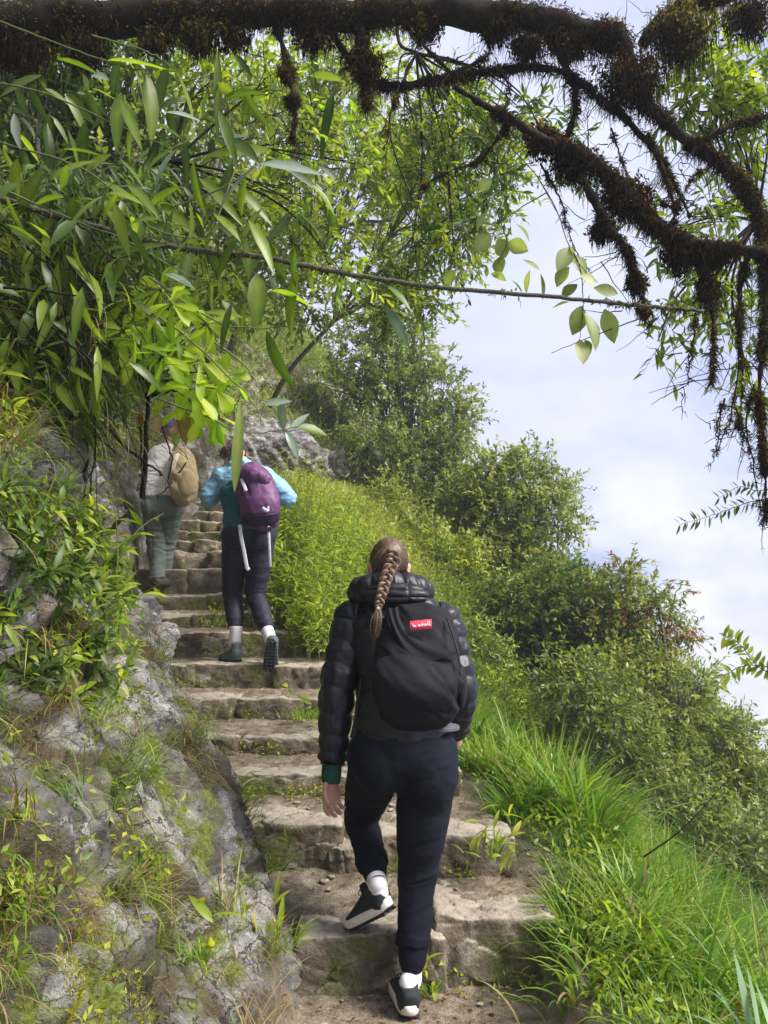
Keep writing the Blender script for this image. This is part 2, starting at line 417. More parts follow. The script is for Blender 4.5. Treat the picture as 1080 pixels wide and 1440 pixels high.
def rocknodes(t, v, dark=1.0):
    """grey-lavender schist: layered tone, pale lichen, rusty stains"""
    lay = noise(t, 2.2, 8, .62, objco(t, (1.3, 1.1, 2.8), (0, .7, 0)), .25)
    base = ramp(t, lay, [(.34, (.03, .027, .026)), (.44, (.14, .128, .125)), (.54, (.32, .30, .295)), (.66, (.55, .53, .525))])
    pal = noise(t, 9, 7, .7, v, .4)
    base = mixc(t, ramp(t, pal, [(.55, (0, 0, 0)), (.64, (1, 1, 1))]), base, (.50, .49, .47))
    rus = noise(t, 3.3, 6, .6, v, .3)
    base = mixc(t, ramp(t, rus, [(.56, (0, 0, 0)), (.72, (.7, .7, .7))]), base, (.26, .16, .09))
    vein = noise(t, 6, 7, .7, objco(t, (1.0, .9, 3.2), (0, .75, 0)), .15)
    base = mixc(t, ramp(t, vein, [(.36, (.85, .85, .85)), (.47, (0, 0, 0))]), base, (.06, .052, .048))
    vo = t.nodes.new('ShaderNodeTexVoronoi'); vo.feature = 'DISTANCE_TO_EDGE'; vo.inputs['Scale'].default_value = 7
    wv_ = t.nodes.new('ShaderNodeVectorMath'); wv_.operation = 'MULTIPLY_ADD'
    nz_ = ND(t, 'ShaderNodeTexNoise', ins={'Scale': 9, 'Detail': 6, 'Roughness': .65}); t.links.new(v, nz_.inputs['Vector'])
    t.links.new(nz_.outputs['Color'], wv_.inputs[0]); wv_.inputs[1].default_value = (.22, .22, .22); t.links.new(objco(t, (1.3, .8, 2.6), (0, .75, 0)), wv_.inputs[2]); t.links.new(wv_.outputs[0], vo.inputs['Vector'])
    ck = ramp(t, vo.outputs['Distance'], [(.0, (1, 1, 1)), (.035, (0, 0, 0))])
    ckm = math_(t, 'MULTIPLY', ck, ramp(t, noise(t, 4, 3, .5, v), [(.42, (0, 0, 0)), (.56, (1, 1, 1))]))
    base = mixc(t, math_(t, 'MULTIPLY', ckm, .85), base, (.025, .02, .017))
    grit = noise(t, 150, 4, .75, v); base = mixc(t, ramp(t, grit, [(.42, (.55, .55, .55)), (.58, (0, 0, 0))]), base, (.10, .09, .085))
    fine = math_(t, 'SUBTRACT', math_(t, 'ADD', noise(t, 60, 5, .7, v), math_(t, 'MULTIPLY', grit, .35)), math_(t, 'MULTIPLY', ckm, 1.6))
    base = mixc(t, ramp(t, fine, [(.52, (.6, .6, .6)), (.66, (0, 0, 0))]), base, (.09, .08, .08))
    return base, lay, fine
def mossnodes(t, v, base, amount):
    mo = noise(t, 5.5, 6, .65, v, .2); mo2 = noise(t, 90, 3, .6, v)
    mc = ramp(t, mo2, [(.3, (.05, .06, .012)), (.7, (.2, .23, .035))])
    fac = ramp(t, mo, [(1 - amount - .08, (0, 0, 0)), (1 - amount + .04, (1, 1, 1))])
    return mixc(t, fac, base, mc)
def make_rockmat(name, moss=.4):
    M_, t = newmat(name); v = objco(t)
    base, lay, fine = rocknodes(t, v)
    col = mossnodes(t, v, base, moss)
    w = noise(t, 7, 8, .68, objco(t, (1.2, 1, 2.2), (0, .7, 0)), .25)
    h = math_(t, 'ADD', math_(t, 'MULTIPLY', w, 1.0), math_(t, 'MULTIPLY', fine, .22))
    finish(t, col, .72, bump(t, h, 1.0, .05), .35); return M_
M_rock = make_rockmat('schist', .36)
M_rockm = make_rockmat('mossy_schist', .52)
def make_ground():
    M_, t = newmat('soil_and_rock'); v = objco(t)
    base, lay, fine = rocknodes(t, v)
    base = mossnodes(t, v, base, .42)
    sn = noise(t, 14, 6, .65, v)
    soil = ramp(t, sn, [(.3, (.075, .055, .036)), (.5, (.19, .15, .108)), (.72, (.37, .315, .25))])
    sp = noise(t, 120, 4, .7, v)
    soil = mixc(t, ramp(t, sp, [(.56, (0, 0, 0)), (.66, (.8, .8, .8))]), soil, (.42, .36, .31))
    g = attr(t, 'green')
    soil = mixc(t, math_(t, 'MULTIPLY', attr(t, 'side'), .88), soil, ramp(t, noise(t, 35, 6, .7, v), [(.35, (.035, .026, .014)), (.6, (.10, .078, .042)), (.75, (.17, .15, .07))]))
    gc = ramp(t, noise(t, 60, 4, .6, v), [(.3, (.018, .028, .008)), (.7, (.075, .10, .02))])
    soil = mixc(t, g, soil, gc)
    base = mixc(t, math_(t, 'MULTIPLY', attr(t, 'crack'), .8), base, (.05, .035, .022))
    col = mixc(t, attr(t, 'tint'), soil, base)
    h = math_(t, 'ADD', noise(t, 8, 9, .7, v, .5), math_(t, 'ADD', math_(t, 'MULTIPLY', sp, .3), math_(t, 'MULTIPLY', math_(t, 'MULTIPLY', fine, .3), attr(t, 'tint'))))
    finish(t, col, .85, bump(t, h, .9, .035), .25); return M_
M_ground = make_ground()
ground = m.build('hillside_ground', M_ground)
gc_ = ground.data.attributes.new('crack', 'FLOAT', 'POINT'); gc_.data.foreach_set('value', (rk * np.maximum(1 - smooth(0, .16, ed), .8 * (1 - smooth(0, .14, ed2)))).ravel().astype(np.float32))
gs_ = ground.data.attributes.new('side', 'FLOAT', 'POINT'); gs_.data.foreach_set('value', (sidemask * (eL > 0)).ravel().astype(np.float32))
ga = ground.data.attributes.new('green', 'FLOAT', 'POINT'); ga.data.foreach_set('value', green.ravel().astype(np.float32))
tag(ground, None, None, None, 'structure')

# ------------------------------------------------------------------ rounded stone blocks
def boxsphere(n):
    """unit cube surface grid welded by position"""
    g = np.linspace(-1, 1, n + 1); a, b = np.meshgrid(g, g)
    one = np.ones_like(a); F = []; V = []; k = 0
    ids = np.arange((n + 1) ** 2).reshape(n + 1, n + 1)
    qd = np.stack([ids[:-1, :-1], ids[:-1, 1:], ids[1:, 1:], ids[1:, :-1]], -1).reshape(-1, 4)
    for c in ((a, b, one), (b, a, -one), (one, a, b), (-one, b, a), (b, one, a), (a, -one, b)):
        V.append(np.stack(c, -1).reshape(-1, 3)); F.append(qd + k); k += (n + 1) ** 2
    V = np.concatenate(V); F = np.concatenate(F)
    key = np.round(V * 1000).astype(int); _, i, inv = np.unique(key, axis=0, return_index=True, return_inverse=True)
    return V[i], inv.ravel()[F]
BS = {}
def block(c, size, rotz=0, tilt=0, rnd=.03, seed=0, n=20, amp=.018, cham=0.0):
    if n not in BS: BS[n] = boxsphere(n)
    V, F = BS[n]; h = np.asarray(size) / 2
    p = V * h; core = np.clip(p, -(h - rnd), h - rnd); dd = p - core
    p = core + nrm(dd) * np.minimum(np.linalg.norm(dd, axis=1), rnd)[:, None]
    nn = nrm(p / h ** 1.0)
    r = np.random.default_rng(seed + 100)
    # chipped corners: a few random cutting planes
    for _ in range(5):
        d = nrm(r.normal(size=3) * [1, 1.2, .7]); lim = (np.abs(d) * h).sum() * r.uniform(.78, .93)
        e = np.maximum(p @ d - lim, 0); p = p - e[:, None] * d
    q = p + seed * 3.7
    if n > 12:
        hf_, ed_ = facet(q * 9, seed); p = p + nn * (fbm(q * 4.5, 4, seed) * amp * 1.7 + hf_ * amp * .5 - .006 * (1 - smooth(0, .08, ed_)) + fbm(q * 26, 3, seed + 5) * amp * .35)[:, None]
    ca, sa = math.cos(rotz), math.sin(rotz); ct, st_ = math.cos(tilt), math.sin(tilt)
    Rz = np.array([[ca, -sa, 0], [sa, ca, 0], [0, 0, 1]]); Ry = np.array([[ct, 0, st_], [0, 1, 0], [-st_, 0, ct]])
    return p @ (Rz @ Ry).T + np.asarray(c), F
def make_stepmat():
    M_, t = newmat('worn_step_stone'); v = objco(t)
    n = noise(t, 5, 8, .65, v, .4); f = noise(t, 45, 6, .7, v)
    col = ramp(t, n, [(.28, (.065, .05, .034)), (.45, (.17, .14, .105)), (.6, (.29, .25, .20)), (.78, (.46, .41, .35))])
    col = mixc(t, ramp(t, f, [(.35, (.75, .75, .75)), (.5, (0, 0, 0))]), col, (.07, .05, .037))
    # upward faces are paler than the earthy risers
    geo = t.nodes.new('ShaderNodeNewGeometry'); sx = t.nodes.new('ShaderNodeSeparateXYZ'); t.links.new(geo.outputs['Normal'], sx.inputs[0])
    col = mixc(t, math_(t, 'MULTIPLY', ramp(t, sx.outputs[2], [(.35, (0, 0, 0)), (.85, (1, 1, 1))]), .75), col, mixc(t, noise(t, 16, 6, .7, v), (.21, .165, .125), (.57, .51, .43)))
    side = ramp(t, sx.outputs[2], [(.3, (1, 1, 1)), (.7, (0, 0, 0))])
    ms = ramp(t, noise(t, 3.2, 6, .62, v), [(.5, (0, 0, 0)), (.62, (.9, .9, .9))])
    mc = ramp(t, noise(t, 80, 3, .6, v), [(.3, (.04, .05, .012)), (.7, (.15, .17, .035))])
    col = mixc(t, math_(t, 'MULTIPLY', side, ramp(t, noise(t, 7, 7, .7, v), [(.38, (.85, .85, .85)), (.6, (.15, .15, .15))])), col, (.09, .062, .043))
    col = mixc(t, math_(t, 'MULTIPLY', side, ms), col, mc)
    h = math_(t, 'ADD', noise(t, 12, 9, .7, v, .3), math_(t, 'MULTIPLY', f, .3))
    finish(t, col, .85, bump(t, h, .9, .03), .25); return M_
M_step = make_stepmat()
# per step: list of block spans (x0,x1 in fractions of the tread, height factor, depth)
STEPS_DESC = ['broad pale worn step just behind the raised shoe', 'stone step with a rounded boulder at its left and a flat slab at its right',
  'third earth-filled step beside the hand of the climber in black', 'fourth step up, level with the green grass clump', 'fifth step up, worn and dipped in the middle',
  'wide step carrying the hiker in the blue jacket', 'step directly above the boots of the blue-jacketed hiker', 'low step with weeds at its joint',
  'long slanting step stone below the boots of the man in the pale shirt', 'rounded mossy step stone beside the boots of the man in the pale shirt',
  'narrow dark step one above the mossy rounded stone', 'narrow dark step two above the mossy rounded stone', 'narrow dark step level with the knees of the blue-jacketed hiker',
  'thin step level with the man\'s shins', 'thin step level with the man\'s knees', 'thin step level with the man\'s thighs', 'thin step near the top of the flight', 'topmost thin step under the cliff']
r = np.random.default_rng(11)
for k, (Y, Z) in enumerate(zip(STEPY, STEPZ)):
    x0 = xc(Y) - np.interp(Y, [2.9, 3.4, 4.4, 7, 9], [.45, .64, .62, .6, .47]); x1 = xc(Y) + np.interp(Y, [2.9, 3.4, 4.4, 7, 9], [.47, .54, .6, .62, .5])
    zb = STEPZ[k - 1] if k else Z0
    root = thing('stone_step', (xc(Y), Y, zb), STEPS_DESC[k], 'step', 'stone steps of the mountain path')
    cuts = {0: [0, .42, .57, 1], 1: [0, .36, .5, 1], 2: [0, .45, 1], 3: [0, .2, .62, 1], 4: [0, .3, .7, 1], 5: [0, .16, .66, 1], 6: [0, .5, 1], 7: [0, .35, .7, 1], 8: [0, .5, .75, 1], 9: [0, .45, 1]}.get(k, sorted([0, r.uniform(.3, .5), r.uniform(.6, .8), 1]))
    for i in range(len(cuts) - 1):
        a = x0 + (x1 - x0) * cuts[i]; b = x0 + (x1 - x0) * cuts[i + 1]
        if k > 9 and r.random() < .15 and i: continue
        wd = b - a + .05; dep = r.uniform(.26, .34); top = Z + r.uniform(-.008, .014)
        if k == 0 and i == 2: top += .012; dep = .42
        if k == 0 and i == 1: top -= .03
        if k == 1 and i == 0: top += .02
        if k == 1 and i == 1: top -= .06
        hgt = top - zb + .09
        xm = (a + b) / 2; yo = float(wob(np.array([xm]), k)[0])
        mb = MB(); V, F = block((xm, Y + dep / 2 - .025 + yo + r.uniform(-.02, .02), top - hgt / 2), (wd, dep, hgt), r.uniform(-.05, .05), r.uniform(-.03, .03), r.uniform(.012, .028), k * 10 + i, 46 if k < 4 else (30 if k < 8 else 16), .02 if k < 9 else .024)
        mb.add(V, F)
        mb.build('step_block', M_step, root)
# bottom kerb slabs under the standing foot
root = thing('stone_step', (.15, 2.15, -1.5), 'lowest step carrying the shoe of the climber in black', 'step', 'stone steps of the mountain path')
for i, (a, b, t_) in enumerate([(-.36, -.02, -1.315), (-.03, .24, -1.31), (.23, .62, -1.32)]):
    mb = MB(); V, F = block(((a + b) / 2, 2.35 + .03 * i, t_ - .12), (b - a, .42, .24), 0, .01 * (i - 1), .02, 200 + i, 46, .02); mb.add(V, F); mb.build('step_block', M_step, root)

# ------------------------------------------------------------------ rock outcrops
def ico(sub):
    bm = bmesh.new(); bmesh.ops.create_icosphere(bm, subdivisions=sub, radius=1)
    V = np.array([v.co[:] for v in bm.verts]); F = np.array([[v.index for v in f.verts] for f in bm.faces]); bm.free(); return V, F
ICO = {s: ico(s) for s in (3, 4, 6)}
def rockshape(c, rad, rot, seed, sub=6, ncut=16, amp=.06, rough=1):
    V, F = ICO[sub]; r = np.random.default_rng(seed); rad = np.asarray(rad)
    p = V.copy()
    for _ in range(ncut):
        d = rdir(1, r)[0]; lim = r.uniform(.62, .9)
        e = np.maximum(p @ d - lim, 0); p -= e[:, None] * d * .95
    p = p * rad; n = nrm(V / rad)
    Rm = np.array(Euler([R(a) for a in rot]).to_matrix())
    p = p @ Rm.T; n = n @ Rm.T; w = p + np.asarray(c)
    s = float(np.mean(rad)); hf_, ed_ = facet(rotq(w) * [3.2, 2.2, 5.0], seed); h2_, e2_ = facet(rotq(w) * [11, 7, 15], seed + 9)
    sc_ = 1.0 if min(rad) > .09 else .05
    p = p + n * (sc_ * (.055 * hf_ + .016 * h2_ - .03 * (1 - smooth(0, .1, ed_)) - .01 * (1 - smooth(0, .12, e2_))))[:, None]
    p = p + n * (fbm(strata(w, 1.8), 6, seed, .58, True) * amp * 1.2 - amp * .3 + (np.abs(vnoise(strata(w, 3.0), seed + 3)) < .1) * -.012 + fbm(w * 18, 3, 7) * .008)[:, None]
    return p + np.asarray(c), F
ROCKS = [  # centre, radii, rotation deg, label
    (at(235, 1350, 2.35) + [0, .2, -.12], (.26, .66, .50), (0, -42, -10), 'big fissured grey rock at the foot of the steps, stretching to the bottom edge'),
    (at(55, 1430, 1.85) + [-.05, .1, -.05], (.24, .42, .36), (0, -30, 8), 'moss-covered rock in the bottom corner beside the fissured grey rock'),
    (at(15, 1040, 2.35) + [-.08, 0, 0], (.13, .30, .2), (10, -30, 0), 'pale pointed rock jutting from dry grass above the mossy corner rock'),
    (at(165, 880, 4.4) + [-.10, 0, -.1], (.20, .75, .55), (0, -36, -14), 'long pale grey slab leaning along the edge of the middle steps'),
    (at(215, 1015, 3.6) + [-.12, 0, -.08], (.17, .5, .34), (0, -36, -12), 'tapered grey rock below the long leaning slab, beside the sixth step'),
    (at(115, 660, 5.3) + [-.2, 0, 0], (.28, .6, .55), (0, -20, -10), 'weathered rock face under the hanging roots'),
    (at(160, 755, 7.3) + [-.2, 0, 0], (.4, .5, .42), (0, -10, 0), 'blocky lichen-spotted boulder beside the trousers of the man'),
    (at(345, 640, 11.0) + [0, .2, 0], (1.25, .5, .75), (0, 8, 18), 'wide pale cliff outcrop behind the hiker with the purple backpack'),
    (at(180, 640, 9.0) + [-.1, .2, 0], (.75, .5, .85), (0, -12, 14), 'grey cliff outcrop behind the man in the pale shirt'),
    (at(460, 668, 12.3) + [0, .2, 0], (.85, .5, .42), (0, 14, 30), 'low pale outcrop at the end of the cliff, under drooping grass'),
    (at(605, 835, 9.5), (.16, .14, .1), (0, 0, 20), 'small brown rock in the slope grass beside the black hood'),
    (at(150, 1180, 2.7) + [-.05, 0, -.02], (.12, .34, .26), (8, -40, -8), 'low grey ledge above the fissured rock, ringed by dry grass'),
]
for i, (c, rd, rt, lab) in enumerate(ROCKS):
    mb = MB(); V, F = rockshape(c, rd, rt, 300 + i, 6 if i != 10 else 4, amp=.055 if i < 7 or i > 9 else .12)
    mb.add(V, F); o = mb.build('rock_outcrop', M_rockm if i in (1,) else M_rock); tag(o, lab, 'rock', 'grey rocks along the path')
# ------------------------------------------------------------------ plants
M_grass = leafmat('grass_blade', (.035, .09, .010), (.11, .22, .018), (.34, .41, .06), .42)
M_dry = leafmat('dry_blade', (.09, .06, .025), (.20, .15, .06), (.36, .30, .14), .25)
M_bright = leafmat('fresh_leaf', (.07, .13, .012), (.20, .28, .022), (.42, .43, .06), .45)
M_yell = leafmat('lime_leaf', (.12, .24, .012), (.24, .38, .016), (.46, .52, .04), .55)
M_olive = leafmat('hill_leaf', (.07, .105, .025), (.18, .23, .05), (.36, .36, .12), .4)
M_light = leafmat('pale_hill_leaf', (.09, .13, .025), (.22, .27, .05), (.42, .41, .14), .4)
M_deepshade = leafmat('deep_shade_leaf', (.016, .040, .008), (.048, .095, .013), (.14, .20, .03), .45)  # dark leaf green, lowered further so its colour stands in for deep shade
M_moss = leafmat('golden_moss', (.04, .032, .008), (.11, .09, .018), (.26, .20, .04), .3, rough=.9, spec=.1)
M_bamb = leafmat('broad_leaf', (.03, .065, .009), (.085, .14, .014), (.22, .29, .03), .5, rough=.35)
M_glau = leafmat('bluish_leaf', (.09, .15, .10), (.15, .22, .15), (.28, .34, .26), .25, (1, 1, .9), rough=.3)
M_rust = leafmat('rusty_leaf', (.09, .035, .015), (.18, .08, .03), (.28, .2, .07), .35)
M_hang = leafmat('moss_hair', (.007, .005, .003), (.024, .016, .008), (.15, .09, .028), .3, (1.8, 1.4, .7), rough=.9, spec=.1)
M_bark = barkmat('mossy_bark', (.007, .0055, .004), (.026, .021, .015))
M_bark2 = barkmat('grey_bark', (.07, .06, .05), (.20, .18, .15))
M_twig = barkmat('thin_twig', (.03, .022, .015), (.09, .07, .045), 60)
M_stem = plain('green_stem', (.10, .13, .04), .6)

# area-weighted points on the ground mesh
_c = (P[:-1, :-1] + P[1:, 1:]) / 2
_cr = np.cross(P[1:, 1:] - P[:-1, :-1], P[1:, :-1] - P[:-1, 1:]); _a = np.linalg.norm(_cr, axis=-1) / 2; _n = nrm(_cr)
_n = _n * np.where(_n[..., 2:] < 0, -1, 1)
_face = (_n * nrm(-_c)).sum(-1)
CD = GD[:-1, :-1]; CH = GH[:-1, :-1]; CY = GYY[:-1, :-1]; CR = rock[:-1, :-1]; CER = np.maximum(CD - CH, 0); CEL = np.maximum(-CD - CH, 0)
_dist = np.linalg.norm(_c, axis=-1)
_u = _c[..., 0] / np.maximum(_c[..., 1] * CT + _c[..., 2] * ST, .2)
_inview = (np.abs(_u) < .62 + .3 / np.maximum(_dist, .3)) & (_c[..., 1] > .9)
def sample(n, mask, lod=1.6, facing=-.15, g=rng):
    w = _a * mask * _inview * (_face > facing) / np.maximum(_dist, 1.0) ** lod
    w = w.ravel(); cs = np.cumsum(w); i = np.searchsorted(cs, g.random(n) * cs[-1]); i = np.minimum(i, len(w) - 1)
    iy, ix = np.divmod(i, P.shape[1] - 1)
    a, b = g.random((n, 1)), g.random((n, 1))
    p = P[iy, ix] * (1 - a) * (1 - b) + P[iy, ix + 1] * a * (1 - b) + P[iy + 1, ix] * (1 - a) * b + P[iy + 1, ix + 1] * a * b
    return p, _n[iy, ix]
def clumpnoise(p, s, seed): return fbm(p * s, 3, seed)

def leafcloud(mb, cen, upd, rad, per, ll, lw, tint, mat=0, droop=.2, g=rng, flat=.6, spread=.35):
    """per leaves around each centre, pointing outwards"""
    n = len(cen); k = per
    c = np.repeat(cen, k, 0); up = np.repeat(upd, k, 0); r = np.repeat(np.broadcast_to(rad, (n,)), k)
    o = rdir(n * k, g); o = nrm(o + up * flat)
    p = c + o * (r * g.random(n * k) ** .45)[:, None]
    d = nrm(o + g.normal(0, .5, (n * k, 3)) - np.array([0, 0, droop]))
    N = nrm(g.normal(0, .6, (n * k, 3)) + [0, 0, 1])
    s = g.uniform(.6, 1.25, n * k)
    v, f, q = diamonds(p, d, N, ll * s, lw * s)
    t = np.repeat(np.broadcast_to(tint, (n,)), k) + g.normal(0, .16, n * k)
    mb.add(v, f, np.repeat(np.clip(t, 0, 1), q), mat)

# --- undergrowth carpets
uc = (CEL > .25) & (CY > 7.5) & (_c[..., 1] < 30)
mb = MB()
msk = uc * (1 - .93 * smooth(.35, .6, CR) * (CEL < 1.6)) * smooth(.55, 1.3, _c[..., 2] - zramp(CY) + .3 * vnoise(_c * 1.5, 4))
p, n = sample(9000, msk, 1.3)
tn = clumpnoise(p, .9, 71) * .8 + .5
leafcloud(mb, p + n * .12, nrm(n + [0, 0, .8]), .26, 14, .075, .026, tn * .8 + .05, 0)
p, n = sample(26000, msk, 1.3)
v, f, q = ribbons(p, np.arctan2(n[:, 1], n[:, 0]) + rng.normal(0, .7, len(p)), rng.uniform(.2, .55, len(p)), .009, rng.uniform(.2, .9, len(p)), rng.uniform(.8, 2.2, len(p)), 4)
mb.add(v, f, np.repeat(np.clip(clumpnoise(p, 1.1, 72) + .5 + rng.normal(0, .2, len(p)), 0, 1), q), 1)
tag(mb.build('hillside_undergrowth', [M_olive, M_light]), 'shaggy olive shrubs and grasses matted over the slope above the cliff', 'undergrowth', None, 'stuff')

mb = MB()
msk = (CER > .05) & (CY > 5.6) & (_c[..., 1] < 26)
w1 = msk * (1 - smooth(2.2, 3.4, CER))
p, n = sample(7500, w1, 1.2); tn = clumpnoise(p, 1.1, 73) * .8 + .55
leafcloud(mb, p + n * .08, nrm(n + [0, 0, 1]), .17, 14, .06, .02, tn, 0)
p, n = sample(52000, w1, 1.2)
v, f, q = ribbons(p, rng.uniform(0, 6.28, len(p)), rng.uniform(.15, .42, len(p)) * (1 + .4 * clumpnoise(p, 1.6, 75)), .008, rng.uniform(.05, .5, len(p)), rng.uniform(.5, 1.9, len(p)), 4)
mb.add(v, f, np.repeat(np.clip(clumpnoise(p, .9, 74) * .9 + .6 + rng.normal(0, .2, len(p)), 0, 1), q), 1)
w2 = msk * smooth(1.8, 3.2, CER)
p, n = sample(6000, w2, 1.2); tn = clumpnoise(p, .8, 76) * .9 + .45
leafcloud(mb, p + n * .2, nrm(n + [0, 0, 1]), .32, 14, .07, .024, tn, 2)  # darker leaf colour paints the shade in gaps between the crowns
tag(mb.build('slope_undergrowth', [M_light, M_light, M_deepshade]), 'sunlit yellow-green grass and herbs on the slope below the cliff', 'undergrowth', None, 'stuff')

# --- long grass on the shoulder right of the steps, in tussocks
mb = MB()
gm = (CER > .07) * smooth(.05, .2, CER) * (CY < 6.6) * (CER < 4)
tp, _ = sample(480, gm, .9)
k = 88; tuss = np.repeat(tp, k, 0); tr = np.repeat(rng.uniform(.03, .09, len(tp)), k)[:, None]
off = rng.normal(0, 1, (len(tuss), 3)) * tr; off[:, 2] = 0
pp = tuss + off; pp[:, 2] = tz(pp[:, 0], pp[:, 1]) - .03
az = np.arctan2(off[:, 1], off[:, 0]) + rng.normal(0, .5, len(pp))
dnear = smooth(.05, .7, pathdist(pp[:, 0], pp[:, 1])[0] - .55)
tl = np.repeat(rng.uniform(.26, .62, len(tp)), k) * (.5 + .5 * dnear)
v, f, q = ribbons(pp, az, tl * rng.uniform(.55, 1.15, len(pp)), np.repeat(rng.choice([.006, .009, .0135], len(tp), p=[.35, .4, .25]), k) * rng.uniform(.7, 1.2, len(pp)), np.abs(rng.normal(.12, .22, len(pp))), np.repeat(rng.uniform(.7, 1.7, len(tp)), k) + rng.normal(0, .35, len(pp)), 6)
tt = np.repeat(rng.uniform(.25, .8, len(tp)), k) + rng.normal(0, .14, len(pp))
dead = rng.random(len(pp)) < .07
mb.add(v, f, np.repeat(np.clip(tt, 0, 1), q), 0); 
for fm in (mb.fm[4],): fm[-1] = np.repeat(dead, 6).astype(np.int32)
p, n = sample(20000, gm, .9)
v, f, q = ribbons(p - [0, 0, .01], rng.uniform(0, 6.28, len(p)), rng.uniform(.08, .22, len(p)), .004, rng.uniform(.1, .8, len(p)), rng.uniform(.3, 1.4, len(p)), 3)
mb.add(v, f, np.repeat(np.clip(rng.normal(.45, .22, len(p)), 0, 1), q), 0)
p, n = sample(3200, gm, .9)
leafcloud(mb, p + n * .05, nrm(n + [0, 0, 1]), .10, 7, .034, .016, rng.uniform(.2, .8, len(p)), 2)
tag(mb.build('shoulder_grass', [M_grass, M_dry, M_bright]), 'long arching green grass spilling over the edge of the steps', 'grass', None, 'stuff')

# --- left bank: dry and green tufts, small herbs
mb = MB()
lm = (CEL > .06) * (CY < 8) * (1 - .96 * smooth(.3, .7, CR)) * (_c[..., 2] < 3) * (.15 + smooth(-.1, .3, vnoise(_c * 1.7, 99)))
tp, tn_ = sample(280, lm, 1.1, -.3); k = 46
off = rng.normal(0, .03, (len(tp) * k, 3)); pp = np.repeat(tp, k, 0) + off; nn = np.repeat(tn_, k, 0)
v, f, q = ribbons(pp, np.arctan2(nn[:, 1], nn[:, 0]) + rng.normal(0, .8, len(pp)), rng.uniform(.07, .26, len(pp)), .0035, rng.uniform(.2, 1.2, len(pp)), rng.uniform(.6, 1.9, len(pp)), 5)
typ = np.repeat(rng.random(len(tp)) < .42, k)
mb.add(v, f, np.repeat(np.clip(rng.normal(.5, .22, len(pp)), 0, 1), q), 0); mb.fm[4][-1] = np.repeat(typ, 5).astype(np.int32)
tp, tn_ = sample(24, (CEL > .2) * (CY < 6) * (_c[..., 2] < 1.2) * smooth(.0, .3, vnoise(_c * 2.1, 101)), 1.1, -.3); k = 60
pp = np.repeat(tp, k, 0) + rng.normal(0, .035, (len(tp) * k, 3)); nn = np.repeat(tn_, k, 0)
v, f, q = ribbons(pp, np.arctan2(nn[:, 1], nn[:, 0]) + rng.normal(0, .9, len(pp)), rng.uniform(.05, .2, len(pp)), .0028, rng.uniform(.8, 1.9, len(pp)), rng.uniform(.4, 1.6, len(pp)), 4)
mb.add(v, f, np.repeat(np.clip(rng.normal(.3, .25, len(pp)), 0, 1), q), 1)
p, n = sample(650, lm * (CEL > .4), 1.1, -.3)
leafcloud(mb, p + n * .03, nrm(n + [0, 0, .6]), .07, 9, .03, .013, rng.uniform(.2, .9, len(p)), 2, .1)
tag(mb.build('bank_grass', [M_grass, M_dry, M_bright]), 'thin dry and green grass tufts in the cracks of the rocky bank', 'grass', None, 'stuff')

mb = MB()   # small leafy herbs matting the upper bank
hm_ = smooth(.45, .8, CEL) * (CY > 1.8) * (CY < 6.5) * smooth(-.35, .0, _c[..., 2] - .12 * vnoise(_c * 3, 5)) * (_c[..., 2] < 1.6) * (.12 + smooth(-.15, .25, vnoise(_c * 2.0, 107)))
p, n = sample(560, hm_, 1.3, -.3); k = 11
st_d = nrm(n + [0, 0, .8] + rng.normal(0, .35, p.shape)); hh = rng.uniform(.04, .16, len(p))
pp = np.repeat(p, k, 0) + np.repeat(st_d, k, 0) * (np.repeat(hh, k) * rng.random(len(p) * k))[:, None]
v, f, q = laminas(pp, nrm(rdir(len(pp)) + np.repeat(st_d, k, 0) * .7 - [0, 0, .15]), rdir(len(pp)) * .5 + [.3, -.4, 1], rng.uniform(.035, .085, len(pp)), rng.uniform(.010, .022, len(pp)), .45, 4)
mb.add(v, f, np.repeat(np.clip(np.repeat(rng.normal(.42, .25, len(p)), k) + rng.normal(0, .12, len(pp)), 0, 1), q), 0); mb.fm[4][-1] = np.repeat(np.repeat(rng.random(len(p)) < .6, k), 6).astype(np.int32)
A_ = p; B2 = p + st_d * hh[:, None]; mb.add(*tubes(np.stack([A_, (A_ + B2) / 2, B2], 1), np.tile([.002, .0015, .001], (len(p), 1)), 3), .3, 0)
tag(mb.build('bank_herbs', [M_bright, M_deepshade]), 'fresh green leafy herbs matted over the upper part of the rocky bank', 'herbs', None, 'stuff')
mb = MB()   # cushion moss and creeping leaves
lm2 = (CEL > .03) * (CY < 6) * (_c[..., 2] < .8) * smooth(-.05, .3, vnoise(_c * 3.3, 88))
lm3 = (CEL > .05) * (CY < 5) * (_c[..., 2] < .5) * smooth(.28, .42, vnoise(_c * 2.3, 88))
p, n = sample(30000, lm3, 1.5, -.3)
v, f, q = ribbons(p - n * .003, rng.uniform(0, 6.28, len(p)), rng.uniform(.008, .024, len(p)), .0028, rng.uniform(.1, 1, len(p)), rng.uniform(0, 1.5, len(p)), 2)
mb.add(v, f, np.repeat(np.clip(rng.normal(.6, .25, len(p)), 0, 1), q), 0)
gp = (np.abs(CD) < CH + .1) * (CY > 2) * (CY < 8.5)
ys = np.array(STEPY[:9])
def nearriser(y): return np.min(np.abs(y[..., None] - (ys - .04)), -1) < .05
p, n = sample(230, gp * nearriser(_c[..., 1]) * (vnoise(_c * 3.3, 90) > .25), 1.0, -.5)
leafcloud(mb, p + [0, 0, .02], np.tile([0, -.5, .8], (len(p), 1)), .045, 6, .022, .012, rng.uniform(.3, .9, len(p)), 1, .1)
